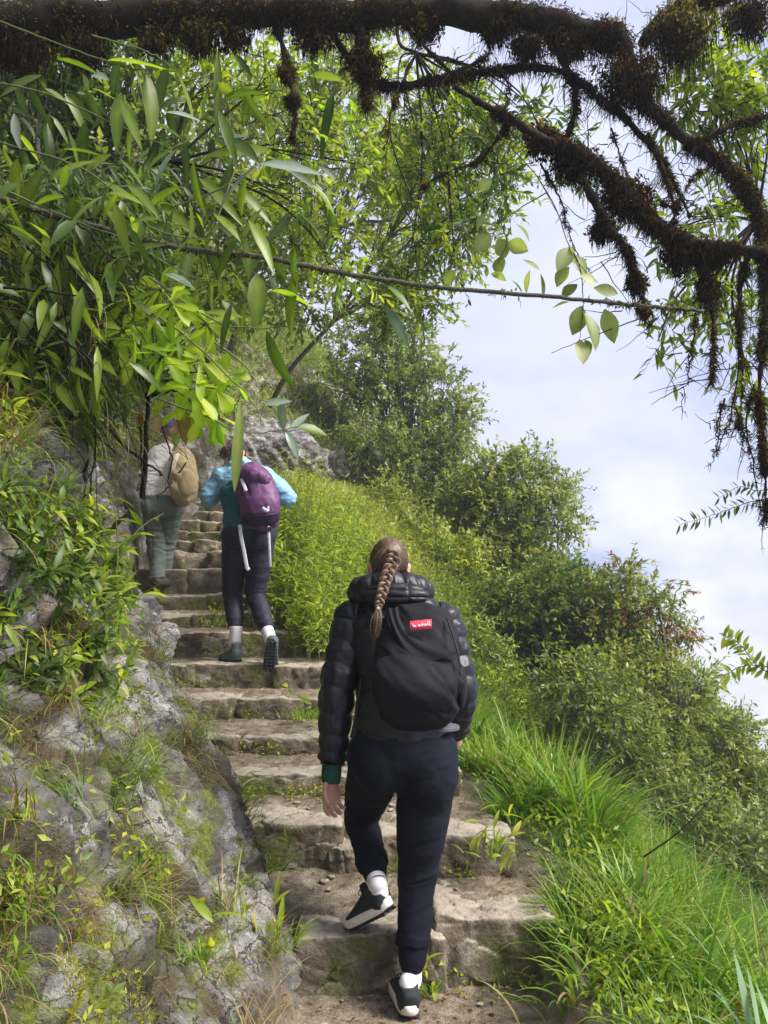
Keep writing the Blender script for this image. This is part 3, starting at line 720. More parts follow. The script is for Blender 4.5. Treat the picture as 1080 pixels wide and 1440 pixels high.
tag(mb.build('creeping_moss', [leafmat('moss_tip', (.10, .10, .012), (.20, .20, .02), (.36, .33, .04), .2), M_bright]), 'yellow-green moss and tiny herbs clinging to the stones', 'moss', None, 'stuff')

# --- leaf litter and pebbles trodden into the treads
mb = MB()
gp = (np.abs(CD) < CH + .05) * (CY > 1.6) * (CY < 6)
p, n = sample(2600, gp * (.35 + smooth(-.2, .3, vnoise(_c * 4, 93))), 1.2, -.5)
v, f, q = diamonds(p + [0, 0, .006], nrm(rng.normal(0, 1, p.shape) * [1, 1, .15]), nrm(n + rng.normal(0, .25, p.shape)), rng.uniform(.008, .032, len(p)), rng.uniform(.003, .013, len(p)))
mb.add(v, f, np.repeat(np.clip(rng.normal(.4, .25, len(p)), 0, 1), q), 0)
tag(mb.build('leaf_litter', M_rust), 'brown leaf litter trodden into the dirt of the steps', 'litter', None, 'stuff')
for i in range(26):
    x = rng.uniform(-.3, .5); y = rng.choice([rng.uniform(2.5, 2.85), rng.uniform(3.2, 3.4), rng.uniform(3.7, 3.9)])
    x += xc(y) - .1; mb = MB(); V, F = rockshape((x, y, float(tz(np.array(x), np.array(y))) + .004), rng.uniform(.008, .02) * np.array([1.3, 1, .6]), (0, 0, rng.uniform(0, 180)), 500 + i, 3, 8, .001)
    mb.add(V, F); tag(mb.build('pebble', M_step), 'small brown pebble lying on the dirt of the lower steps', 'pebble', 'pebbles on the lower steps')

# ------------------------------------------------------------------ trees and shrubs
def tree(name, label, cat, base, lobes, nleaf, ll, lw, leaf, bark, group=None, tr=.05, seed=0, gap=.0, bw=0, per=12, droop=.25, big=False, twl=.28, tb=.45, twigs=True, shell=.62):
    g = np.random.default_rng(seed); base = np.asarray(base, float)
    root = thing(name, base, label, cat, group)
    cs = np.array([l[0] for l in lobes], float); rs = np.array([np.broadcast_to(l[1], 3) for l in lobes], float)
    wt = MB(); cen = (cs * rs[:, :1]).sum(0) / rs[:, 0].sum()
    fork = base + (cen - base) * .45 + g.normal(0, .04, 3) * np.linalg.norm(cen - base)
    L0 = np.linalg.norm(cen - base)
    pts = np.array([base - [0, 0, .1], base + (fork - base) * .5 + g.normal(0, .05, 3) * L0, fork])
    c = spline(np.c_[pts, [tr * 1.35, tr, tr * .8]], 12); v, f = tubes(c[:, :3], c[:, 3], 8); wt.add(v, f)
    vol = rs.prod(1) ** (2 / 3); pr = vol / vol.sum()
    K = max(6, nleaf // per); li = g.choice(len(cs), K * 2, p=pr)
    d = rdir(K * 2, g); pos = cs[li] + d * rs[li] * (g.random(K * 2) ** shell * np.where(g.random(K * 2) < .09, g.uniform(1.15, 1.5, K * 2), 1))[:, None] * (1 + .22 * fbm(d * 2.2 + li[:, None] * 9, 2, seed)[:, None])
    keep = fbm(pos / rs[:, 0].mean() * 1.6, 2, seed + 3) > gap - .35
    pos, li, d = pos[keep][:K], li[keep][:K], d[keep][:K]; K = len(pos)
    for i in range(len(cs)):
        a = fork; b = cs[i]; mid = (a + b) / 2 + g.normal(0, .09, 3) * np.linalg.norm(b - a) + [0, 0, .05]
        c = spline(np.c_[np.array([a, mid, b]), [tr * .7, tr * .45, tr * .22]], 10); v, f = tubes(c[:, :3], c[:, 3], 6); wt.add(v, f)
        s = np.where(li == i)[0]; s = s[:len(s) // (bw or (4 if big else 9))]
        if len(s) and twigs:
            t = g.uniform(.15, 1, len(s))[:, None]; A = np.array([np.interp(t[:, 0], np.linspace(0, 1, 10), c[:, j]) for j in range(3)]).T
            B = pos[s]; M1 = (A + B) / 2 + g.normal(0, .06, A.shape) + [0, 0, .03]
            Pq = np.stack([A, (A + M1) / 2 + g.normal(0, .015, A.shape), M1, (M1 + B) / 2 + g.normal(0, .02, A.shape), B], 1)
            v, f = tubes(Pq, np.tile(np.array([.2, .16, .12, .08, .05]) * tr * .9, (len(s), 1)) + .001, 4); wt.add(v, f)
    wt.build('trunk', bark, root)
    td = nrm(d + g.normal(0, .45, d.shape) + [0, 0, .1]); tl = twl * g.uniform(.6, 1.3, K)
    lf = MB(); t = np.tile(np.linspace(.05, 1, per), K); k = per
    pb = np.repeat(pos, k, 0) + np.repeat(td, k, 0) * (np.repeat(tl, k) * t)[:, None] - np.array([0, 0, 1.]) * (droop * .5 * np.repeat(tl, k) * t ** 2)[:, None]
    sd_ = rdir(K * k, g); D = nrm(np.repeat(td, k, 0) * .7 + sd_ * .8 - [0, 0, droop]); N = nrm(g.normal(0, .45, D.shape) + [0, 0, 1])
    s = g.uniform(.6, 1.2, K * k)
    tint = np.clip(np.repeat(g.normal(tb, .18, K), k) + g.normal(0, .12, K * k), 0, 1)
    lm_ = leaf if isinstance(leaf, (list, tuple)) else [leaf]
    mi = np.repeat((g.random(K) < .12 + .5 * (fbm(pos * 1.2, 2, seed + 8) > .25)).astype(int), k) if len(lm_) > 1 else np.zeros(K * k, int)
    for j in range(len(lm_)):
        q_ = mi == j
        if not q_.any(): continue
        if big: v, f, q = laminas(pb[q_], D[q_], N[q_], ll * s[q_], lw * s[q_], .3, 5)
        else: v, f, q = diamonds(pb[q_], D[q_], N[q_], ll * s[q_], lw * s[q_])
        lf.add(v, f, np.repeat(tint[q_], q), j)
    if twigs:
        A = pos; B = pos + td * tl[:, None]; Pq = np.stack([A, (A + B) / 2, B - [0, 0, 1] * (droop * .5 * tl)[:, None]], 1)
        lf.add(*tubes(Pq, np.tile([.0028, .002, .001], (K, 1)), 3), .2, len(lm_))
    lf.build('crown', list(lm_) + [M_twig], root)
    return root
def lobes(Y, *a):   # (px, py, radius px[, depth shift])
    r = []
    for q in a:
        y = Y + (q[3] if len(q) > 3 else 0); v = (720 - q[1]) / FPX; f = CT - v * ST
        r.append((at(q[0], q[1], y), q[2] * y / FPX / f * np.array([1, 1, .9])))
    return r
def foot(px, py, Y):
    b = at(px, py, Y); b[2] = float(tz(b[0], b[1])) - .05; return b
G_HILL = 'trees and tall shrubs on the slope'
tree('slope_tree', 'rounded green tree standing on the skyline right of the cliff, above the black hood', 'tree', foot(700, 900, 11), lobes(11, (738, 688, 50), (692, 712, 46), (772, 730, 42), (722, 780, 58), (676, 672, 28), (648, 706, 32, .5), (792, 682, 20), (748, 645, 24), (700, 652, 18), (805, 740, 16)), 17000, .085, .038, [M_olive, M_light], M_bark2, G_HILL, .05, 1, tb=.5)
tree('slope_tree', 'dark dense tree below the rounded skyline tree', 'tree', foot(770, 960, 9.5), lobes(9.5, (760, 850, 55), (800, 830, 42), (720, 870, 45), (770, 900, 55), (820, 870, 35), (840, 920, 40)), 15000, .08, .036, [M_deepshade, M_olive], M_bark2, G_HILL, .05, 2, tb=.6)
tree('slope_tree', 'spreading tree with rusty brown leaf patches and thin outer sprays', 'tree', foot(880, 1010, 9), lobes(9, (868, 850, 42), (908, 868, 36), (850, 915, 48), (935, 905, 30), (900, 935, 42), (950, 835, 13), (880, 808, 20), (966, 890, 12), (920, 822, 14)), 9500, .075, .034, [M_olive, M_rust], M_bark2, G_HILL, .045, 3, tb=.5, gap=.1)
tree('slope_tree', 'pale feathery tree lowest on the skyline above the long grass', 'tree', foot(960, 1170, 8.5), lobes(8.5, (890, 985, 46), (955, 995, 44), (1012, 1040, 42), (1062, 1092, 36), (930, 1070, 56), (1020, 1120, 50), (860, 950, 34), (985, 960, 22), (1045, 1030, 20), (925, 945, 20)), 20000, .075, .028, [M_light, M_olive], M_bark2, G_HILL, .045, 4, tb=.45)
tree('slope_shrub', 'olive shrub just beyond the long grass, under the pale feathery tree', 'shrub', foot(900, 1200, 7), lobes(7, (880, 1050, 48), (840, 1000, 45), (930, 1130, 60), (1000, 1190, 50), (960, 1170, 60), (1060, 1210, 50), (800, 960, 36)), 15000, .07, .028, [M_olive, M_light], M_bark2, G_HILL, .03, 5, tb=.35)
tree('slope_tree', 'tall bushy tree on the nose of the cliff against the sky', 'tree', foot(560, 640, 13.2), lobes(13.2, (560, 560, 60), (625, 552, 42), (590, 500, 40), (520, 500, 55), (645, 590, 28), (540, 440, 40), (480, 540, 50), (600, 620, 45), (655, 580, 16), (575, 455, 22)), 20000, .095, .042, [M_olive, M_light], M_bark2, G_HILL, .07, 6, tb=.45)
tree('slope_shrub', 'grey-green shrub drooping over the end of the cliff', 'shrub', foot(600, 720, 12.2), lobes(12.2, (600, 680, 50), (640, 660, 38), (560, 650, 45), (650, 700, 30), (520, 620, 45), (630, 620, 35)), 12000, .09, .034, [M_olive, M_deepshade], M_bark2, G_HILL, .04, 7, tb=.4, droop=.6)
tree('slope_shrub', 'light green shrub band on the sunlit slope left of the dark dense tree', 'shrub', foot(650, 850, 10.3), lobes(10.3, (640, 790, 42), (690, 850, 38), (600, 760, 30), (660, 830, 40)), 7000, .075, .034, [M_light], M_bark2, G_HILL, .03, 8, tb=.55)
for i, (px, py, Y, rr_, lab, mt_) in enumerate([(540, 750, 11.2, 24, 'small round shrub just under the end of the cliff', M_light), (585, 770, 10.8, 22, 'small olive shrub beside the brown slope rock', M_olive), (625, 800, 10, 26, 'bright low shrub halfway down the sunlit slope', M_bright), (570, 730, 12, 20, 'little shrub on the slope crest left of the trees', M_olive),
        (660, 870, 8.6, 26, 'bright shrub right behind the black puffer shoulder', M_light), (700, 925, 7.6, 28, 'yellowish shrub where the slope meets the long grass', M_bright), (760, 960, 7.2, 30, 'ragged shrub above the tallest grass tussocks', M_light), (530, 800, 9, 24, 'pale shrub between the leafy row and the braid', M_light), (600, 740, 12.4, 22, 'olive shrub touching the trunk of the bushy cliff tree', M_olive)]):
    z_ = foot(px, py, Y); tree('low_shrub', lab, 'shrub', z_, [(z_ + [a_, b_, rr_ * Y / FPX * c_], rr_ * Y / FPX * s__) for a_, b_, c_, s__ in ((0, 0, 1.2, 1), (.18, .05, .8, .8), (-.16, .1, .9, .75), (.05, -.1, 1.9, .6))], 1700, .07, .03, [mt_], M_bark2, 'low shrubs dotted over the sunlit slope', .012, 120 + i, tb=.55)
# canopy above the path, rooted on the bank
G_CAN = 'small-leaved trees leaning over the path'
tree('leaning_tree', 'small-leaved tree leaning over the flight, highest among the arching boughs', 'tree', at(250, 560, 8.5), lobes(8, (430, 150, 75), (520, 230, 65), (380, 260, 60), (470, 330, 55), (560, 310, 45), (560, 180, 50), (500, 100, 60)), 13000, .085, .038, [M_bright, M_olive], M_bark2, G_CAN, .05, 9, tb=.6, gap=.1)
tree('leaning_tree', 'small-leaved tree right above the hiker with the purple backpack', 'tree', at(200, 560, 7.2), lobes(7, (330, 150, 60), (260, 250, 65), (330, 330, 60), (420, 420, 45), (300, 430, 50), (400, 350, 45)), 11000, .08, .036, [M_olive, M_bright], M_bark2, G_CAN, .05, 10, tb=.45, gap=.1)
tree('leaning_tree', 'loose airy tree whose outer sprays hang against the sky beside the mossy limb', 'tree', at(380, 560, 9.5), lobes(6.2, (610, 240, 48), (640, 330, 42), (560, 400, 40), (600, 420, 25), (690, 260, 40), (700, 190, 36), (620, 160, 45), (540, 440, 32)), 8000, .075, .03, [M_bright, M_deepshade], M_bark2, G_CAN, .03, 11, tb=.4, gap=.12)
tree('leaning_tree', 'dark broad tree filling the shaded corner above the roots', 'tree', at(60, 480, 5.2), lobes(5, (60, 130, 70), (150, 200, 70), (60, 280, 70), (170, 320, 60), (100, 400, 60), (200, 110, 60)), 13000, .08, .036, [M_deepshade, M_olive], M_bark2, G_CAN, .04, 12, tb=.4)

# --- bright bamboo-like clumps beside the blue-jacketed hiker
def caneplant(name, label, cat, base, n, h, ll, lw, leaf, group=None, seed=0, spread=.25, nl=9, lean=(0, 0, 0), a=.3):
    g = np.random.default_rng(seed); root = thing(name, base, label, cat, group); base = np.asarray(base, float)
    b = base + g.normal(0, 1, (n, 3)) * [spread, spread, 0]; b[:, 2] = tz(b[:, 0], b[:, 1]) - .03 if abs(float(tz(base[0], base[1])) - base[2]) < .5 else base[2]
    H = h * g.uniform(.5, 1.1, n); az = g.uniform(0, 6.28, n); o = np.stack([np.cos(az), np.sin(az), 0 * az], -1) * (H * a * g.uniform(.4, 1.4, n))[:, None] + np.asarray(lean) * H[:, None]
    t = np.linspace(0, 1, 7)[None, :, None]; Pq = b[:, None] + o[:, None] * t ** 2 + np.array([0, 0, 1.]) * (H[:, None, None] * (t - .12 * t ** 3))
    st = MB(); st.add(*tubes(Pq, np.tile(np.linspace(.0035, .0012, 7), (n, 1)), 4)); st.build('stem', M_stem, root)
    tt = g.uniform(.25, 1, (n, nl)); i = np.arange(n)[:, None]; x = tt * 6; i0 = np.minimum(x.astype(int), 5); fr = (x - i0)[..., None]
    p = (Pq[i, i0] * (1 - fr) + Pq[i, i0 + 1] * fr).reshape(-1, 3)
    D = nrm(rdir(n * nl, g) * [1, 1, .5] + [0, 0, .25]); s = g.uniform(.6, 1.2, n * nl)
    v, f, q = laminas(p, D, nrm([0, 0, 1] + g.normal(0, .3, D.shape)), ll * s, lw * s, .35, 4)
    lf = MB(); lf.add(v, f, np.repeat(np.clip(g.normal(.55, .2, n * nl), 0, 1), q)); lf.build('leaves', leaf, root); return root
G_B = 'bright leafy clumps edging the upper steps'
for i, (px, Y, h, n, lab) in enumerate([(418, 6.35, 1.0, 100, 'chest-high bright clump at the foot of the leafy row, beside the raised boot'), (455, 6.0, .6, 70, 'lowest bright clump on the grassy edge above the sixth step'), (412, 6.9, 1.5, 150, 'tall bright leafy clump touching the elbow of the blue jacket'),
        (445, 7.3, 1.55, 150, 'tall yellow-green clump in the middle of the leafy row'), (482, 7.0, 1.1, 110, 'rounded bright clump nearest the black puffer hood'), (430, 8.3, 1.5, 100, 'rear bright clump under the cliff outcrop'), (500, 8.6, 1.0, 90, 'rear pale clump at the lower end of the leafy row')]):
    b = at(px, 900, Y); b[2] = float(tz(b[0], b[1])); caneplant('leafy_clump', lab, 'plant', b, n, h, .085, .017, M_bright, G_B, 40 + i, .17, 22, a=.22)
# ------------------------------------------------------------------ people
def loft(rows, right=(1, 0, 0), n=36, m=60, disp=None, pw=2.0, caps=True):
    c = spline(rows, m); c[:, 3:] = np.maximum(c[:, 3:], .001); p = c[:, :3]; T = nrm(np.gradient(p, axis=0))
    Rt = np.asarray(right, float)[None]; Rt = nrm(Rt - (Rt * T).sum(1, keepdims=True) * T); B = np.cross(T, Rt)
    a = np.arange(n) * 2 * np.pi / n; ca, sa = np.cos(a), np.sin(a)
    k = 2.0 / pw; cx = np.sign(ca) * np.abs(ca) ** k; sx = np.sign(sa) * np.abs(sa) ** k
    off = c[:, 3, None, None] * cx[None, :, None] * Rt[:, None] + c[:, 4, None, None] * sx[None, :, None] * B[:, None]
    V = p[:, None] + off
    if disp is not None:
        s = np.linspace(0, 1, m)[:, None] * np.ones(n)[None]; A = np.ones(m)[:, None] * a[None]
        V = V + nrm(off) * disp(s, A, V)[..., None]
    i = np.arange(m - 1)[:, None]; j = np.arange(n)[None]; j2 = (j + 1) % n
    q = np.stack([i * n + j, i * n + j2, (i + 1) * n + j2, (i + 1) * n + j], -1).reshape(-1, 4)
    V = V.reshape(-1, 3); f = [q]
    if caps:
        V = np.vstack([V, p[0] - T[0] * c[0, 3] * .25, p[-1] + T[-1] * c[-1, 3] * .25]); b = m * n; j = np.arange(n); j2 = (j + 1) % n
        f.append(np.concatenate([np.stack([np.full(n, b), j2, j], 1), np.stack([np.full(n, b + 1), (m - 1) * n + j, (m - 1) * n + j2], 1)]))
    return V, f
def ball(c, r, rot=None, sub=4):
    V, F = ICO[sub]; p = V * np.broadcast_to(r, 3)
    if rot is not None: p = p @ np.array(Euler([R(a) for a in rot]).to_matrix()).T
    return p + np.asarray(c), F
def limb(rows, n=20, m=30, **k):
    rows = np.asarray(rows, float); return loft(np.c_[rows[:, :4], rows[:, 3] if rows.shape[1] < 5 else rows[:, 4]], (1, 0, .02), n, m, **k)
def J(p, *r): return [*p, *r]
def fuse(shapes, voxel, sm=4):
    mb = MB()
    for v, f in shapes: mb.add(v, f)
    me = mb.mesh('tmp'); o = bpy.data.objects.new('tmp', me); C.objects.link(o)
    md = o.modifiers.new('r', 'REMESH'); md.mode = 'VOXEL'; md.voxel_size = voxel
    if sm: s = o.modifiers.new('s', 'SMOOTH'); s.iterations = sm; s.factor = .5
    dg = bpy.context.evaluated_depsgraph_get(); ev = bpy.data.meshes.new_from_object(o.evaluated_get(dg))
    V = np.zeros(len(ev.vertices) * 3); ev.vertices.foreach_get('co', V); N = np.zeros(len(ev.vertices) * 3); ev.vertices.foreach_get('normal', N)
    li = np.zeros(len(ev.loops), int); ev.loops.foreach_get('vertex_index', li); tot = np.zeros(len(ev.polygons), int); ev.polygons.foreach_get('loop_total', tot)
    st = np.zeros(len(ev.polygons), int); ev.polygons.foreach_get('loop_start', st)
    F = []
    for k in (3, 4):
        s_ = st[tot == k]
        if len(s_): F.append(li[s_[:, None] + np.arange(k)])
    bpy.data.objects.remove(o); bpy.data.meshes.remove(me); bpy.data.meshes.remove(ev)
    return V.reshape(-1, 3), F, N.reshape(-1, 3)
def piece(name, shapes, mat, parent, voxel=0, sm=4, disp=None, label=None):
    mb = MB()
    if voxel:
        V, F, N = fuse(shapes, voxel, sm)
        if disp is not None: V = V + N * disp(V, N)[:, None]
        mb.add(V, F)
    else:
        for v, f in shapes: mb.add(v, f)
    o = mb.build(name, mat, parent)
    if label: o['label'] = label
    return o
def folds(amp, joints=(), sc=9, seed=0):
    """cloth creases, gathered near the joints"""
    def f(V, N):
        w = np.full(len(V), .35)
        for c, r in joints: w = np.maximum(w, np.exp(-((V - np.asarray(c)) ** 2).sum(1) / r ** 2))
        q = V * [sc * .55, sc * .55, sc * 1.9] + fbm(V * 4, 2, seed + 4)[:, None] * 1.0
        return amp * w * (fbm(q, 3, seed, .5, True) - .2) + amp * .2 * fbm(V * 30, 2, seed + 9)
    return f
def handshape(w, d, pn, sgn=1, curl=.6, L=.18, spread=1):
    """palm + five bent fingers; d = wrist->knuckles, pn = palm-facing normal, thumb on side sgn"""
    d = nrm(np.asarray(d, float)); pn = nrm(np.asarray(pn, float) - (np.asarray(pn, float) @ d) * d); s = np.cross(d, pn) * sgn; w = np.asarray(w, float)
    out = [loft([J(w - d * .03, .024, .018), J(w + d * .01, .026, .017), J(w + d * .05, .038, .015), J(w + d * .088, .039, .012), J(w + d * .098, .03, .008)], s, 16, 14)]
    for i, (o, ln) in enumerate([(.030, .068), (.010, .078), (-.011, .073), (-.031, .057)]):
        b = w + d * (.088 - abs(o) * .15) + s * o; p = [b - d * .02, b]; a = curl * .45 + i * .06; dd = d
        for seg, k in ((.45, 1), (.32, 1.25), (.23, .9)):
            dd = nrm(d * math.cos(a) + pn * math.sin(a) + s * o * 1.0 * spread); b = b + dd * ln * seg; p.append(b); a += curl * k * .75
        rr = [.0090, .0084, .0078, .0072, .006]
        out.append(limb([J(q, r_) for q, r_ in zip(p, rr)], 10, 16))
    b = w + d * .022 + s * .024 + pn * .006; t1 = nrm(d * .62 + s * .62 + pn * .45); b1 = b + t1 * .036; t2 = nrm(d * .85 + s * .15 + pn * .6); b2 = b1 + t2 * .028; b3 = b2 + nrm(t2 + pn * .25 - s * .2) * .021
    out.append(limb([J(b - t1 * .012, .013), J(b, .013), J(b1, .0105), J(b2, .0092), J(b3, .007)], 10, 14))
    return out
def headshapes(c, yaw=0, pitch=0, s=1.0):
    """c = centre of the skull; face looks to +Y before yaw/pitch (pitch>0 looks down)"""
    Rm = np.array(Matrix.Rotation(yaw, 3, 'Z') @ Matrix.Rotation(-pitch, 3, 'X'))
    def T(v): return np.asarray(v) * s @ Rm.T + c
    sh = []
    def add(v, f): sh.append((T(v), f))
    add(*ball((0, -.006, .018), (.073, .092, .092))); add(*ball((0, .022, -.045), (.058, .068, .068)))
    add(*ball((0, .068, -.092), (.026, .022, .02))); add(*ball((0, .045, -.075), (.046, .045, .034)))
    add(*ball((0, .10, -.022), (.011, .016, .014))); add(*loft([J((0, .086, .02), .007, .008), J((0, .095, -.005), .009, .011), J((0, .108, -.022), .011, .012)], (1, 0, 0), 12, 8))
    add(*ball((0, .088, -.052), (.022, .010, .007))); add(*ball((0, .086, -.062), (.019, .010, .007)))
    for k in (-1, 1):
        add(*ball((k * .03, .08, .024), (.022, .008, .006))); add(*ball((k * .042, .068, -.03), (.022, .016, .018)))
        add(*ball((k * .077, -.004, -.014), (.007, .019, .03), (0, 0, k * -18))); add(*ball((k * .080, -.012, -.004), (.006, .013, .016), (0, 0, k * -30)))
    return sh, T
def shoe(heel, D, U, L, mats, parent, W=.046, high=.045, name='shoe', label=None, white=.026, lug=.007):
    """heel = ground point under the heel end, D toe direction, U up out of the shoe"""
    heel = np.asarray(heel, float); D = nrm(np.asarray(D, float)); U = nrm(np.asarray(U, float) - (np.asarray(U, float) @ D) * D); S = np.cross(D, U)
    M3 = np.stack([D, S, U])
    def T(v): return np.asarray(v) @ M3 + heel
    k = L / .26
    up = [(.004, 0, .045, W * .55, .03), (.02, 0, .05, W * .8, .045), (.06, 0, .05, W * .86, .05), (.10, 0, .048, W * .84, .046), (.14, 0, .042, W * .93, .036), (.18, 0, .036, W * 1.0, .027), (.22, 0, .032, W * .9, .02), (.245, 0, .03, W * .62, .014), (.256, 0, .028, W * .3, .008)]
    v, f = loft([(x * k, y, z, a, b) for x, y, z, a, b in up], (0, 1, 0), 28, 50, pw=2.4)
    v2, f2 = loft([(.052 * k, 0, .05, W * .8, .05), (.05 * k, 0, .075, W * .76, .042), (.046 * k, 0, .075 + high, W * .80, .041)], (0, 1, 0), 28, 12)
    tng = loft([(.095 * k, 0, .07, .02, .006), (.09 * k, 0, .09 + high * .6, .022, .005), (.088 * k, 0, .098 + high, .019, .003)], (0, 1, 0), 14, 10)
    v[:, 2] = np.maximum(v[:, 2], .018); o = piece(name, [(T(v), f), (T(v2), f2), (T(tng[0]), tng[1])], mats[0], parent, .0038, 2, lambda V, N: .0012 * fbm(V * 60, 2, 3), label)
    th = np.linspace(0, 2 * np.pi, 48, endpoint=False); ox = (.13 - .132 * np.cos(th)) * k; wy = W * (.98 + .10 * np.tanh((ox / k - .13) * 18) - .07 * np.exp(-((ox / k - .11) / .04) ** 2))
    oy = wy * np.sign(np.sin(th)) * np.abs(np.sin(th)) ** .72
    def slab(z0, z1, mat, nm, infl):
        m_ = MB(); Vs = []
        for z, e in ((z0, -.004), (z0 + .003, infl), (z1 - .003, infl), (z1, -.004)):
            zz = z + .018 * smooth(.2 * k, .262 * k, ox) * (1 if z > z0 + .004 else .9) + .006 * smooth(.03 * k, 0, ox)
            Vs.append(np.stack([ox + np.sign(ox - .13 * k) * 0 + e * -np.cos(th), oy + e * np.sin(th), zz], 1))
        Vs.append(np.array([[.13 * k, 0, z0]])); Vs.append(np.array([[.13 * k, 0, z1]])); V = np.concatenate(Vs); n = 48; j = np.arange(n); j2 = (j + 1) % n
        q = np.concatenate([np.stack([a * n + j, a * n + j2, (a + 1) * n + j2, (a + 1) * n + j], 1) for a in range(3)])
        t = np.concatenate([np.stack([np.full(n, 4 * n), j2, j], 1), np.stack([np.full(n, 4 * n + 1), 3 * n + j, 3 * n + j2], 1)])
        m_.add(T(V), [q, t])
        if nm == 'outsole':
            for xx in np.arange(.02, .25, .022):
                for sy in (-1, 0, 1):
                    ww = W * .6 if sy else W * .3
                    bv, bf = block((xx * k, sy * W * .55, z0 - .001 + .018 * float(smooth(.2, .262, xx))), (.013, W * .42, .008), 0, 0, .002, 1, 4, .0); m_.add(T(bv), bf)
        return m_.build(nm, mat, o)
    slab(0.004, .012, mats[2], 'outsole', .002); slab(.010, .012 + white, mats[1], 'midsole', .004)
    lace = MB()
    for i in range(4):
        x = .105 + i * .018; z = .088 - i * .0075
        for sg in (-1, 1): lace.add(*tubes(np.array([T((x * k, -.02 * sg, z - .004)), T(((x + .006) * k, 0, z + .004)), T(((x + .014) * k, .02 * sg, z - .008))]), np.full(3, .0022), 5))
    for sg in (-1, 1): lace.add(*tubes(spline(np.array([T((.10 * k, 0, .098)), T((.09 * k, sg * .02, .11)), T((.085 * k, sg * .04, .10)), T((.10 * k, sg * .02, .095))]), 10), np.full(10, .0018), 5))
    lace.build('lace', mats[3], o)
    return o, T
def hairstrands(mb, c, T, starts, gather, lift=1.03, n=12, r=.0009, rad=(.073, .092, .092), cz=.018, wave=.03, g=rng):
    s = nrm(starts); G = nrm(np.asarray(gather, float))[None]; t = np.linspace(0, 1, n)[None, :, None]
    d = nrm(s[:, None] * (1 - t) + (G + g.normal(0, .07, s.shape))[:, None] * t + g.normal(0, wave, (len(s), 1, 3)) * np.sin(t * np.pi))
    L_ = (lift + .05 * t + g.uniform(-.012, .02, (len(s), 1, 1)))
    p = d * np.asarray(rad) * L_ + [0, -.006, cz]
    p = T(p.reshape(-1, 3)).reshape(p.shape)
    v, f = tubes(p, np.full(p.shape[:2], r) * np.linspace(1, .8, n), 3); mb.add(v, f, np.repeat(g.uniform(0, 1, len(s)), n * 3))
def hairmat(name, c0, c1, c2, rough=.38):
    m, t = newmat(name); col = ramp(t, attr(t, 'tint'), [(0, c0), (.5, c1), (1, c2)]); finish(t, col, rough, None, .5); return m
S_skin = plain('skin', (.50, .27, .19), .5, .4, Subsurface_Weight=.08, Subsurface_Radius=(.01, .004, .002))
S_skin2 = plain('tanned_skin', (.36, .2, .13), .55, .35)
M_puff = fabric('black_quilted_nylon', (.005, .005, .009), (.010, .010, .017), .46, 400, .1, .4)
M_navy = fabric('navy_jersey', (.0035, .004, .010), (.008, .009, .018), .85, 500, .12, .15, 6, 0)
M_pack = fabric('black_pack_cloth', (.005, .005, .007), (.011, .010, .015), .75, 700, .2, .2)
M_web = fabric('black_webbing', (.008, .008, .01), (.016, .016, .02), .6)
M_gcuff = fabric('green_knit', (.010, .05, .035), (.02, .085, .06), .9, 250, .4)
M_sock = fabric('white_sock', (.55, .54, .58), (.72, .71, .76), .9, 350, .4)
M_mid = plain('white_foam', (.66, .64, .60), .6); M_outs = plain('black_rubber', (.012, .012, .013), .7); M_mesh = fabric('black_knit_upper', (.010, .013, .016), (.02, .026, .03), .8, 500, .4)
M_lace = plain('black_lace', (.015, .015, .017), .8); M_hair = hairmat('brown_hair', (.04, .024, .015), (.12, .072, .045), (.32, .215, .145))
M_red = plain('red_tag', (.72, .05, .09), .6); M_pale = plain('pale_print', (.85, .55, .60), .6); M_eye = plain('eye', (.2, .15, .12), .2)
GRP = 'hikers climbing the stone steps'

# ================= climber in black
Y1 = 2.80
A = lambda x, y, Y=Y1: at(x, y, Y)
p1 = MB()
hc = A(547, 797, 2.99); hs, HT = headshapes(hc, .10, .28, 1.0)
hipL, hipR = A(533, 1062), A(602, 1062); kneeR, ankR = A(588, 1222, 2.86), A(579, 1388, 2.80); kneeL, ankL = A(508, 1150, 3.13), A(531, 1243, 2.83)
shL, shR = A(497, 872, 2.95), A(622, 876, 2.95); elL, wrL = A(474, 975, 2.88), A(466, 1088, 2.86); elR, wrR = A(647, 968, 2.93), A(640, 1040, 3.10)
neck = A(549, 838, 2.95); pel = A(566, 1050); chest = A(560, 900, 2.93); waist = A(566, 985, 2.86)
heelR = np.array([A(577, 1430, 2.75)[0], 2.72, -1.308]); toeR = np.array([-.035, .26, 0.0])
heelL = A(553, 1280, 2.80); toeLd = nrm(A(495, 1308, 2.96) - heelL); upL = nrm(ankL - heelL - toeLd * .05)
hand = handshape(wrL + [0, 0, -.005], (-.02, .05, -1), (.55, -.6, 0), 1, .75, spread=2.2)
handR = handshape(wrR, (-.25, .8, .1), (-1, 0, 0), 1, .7)
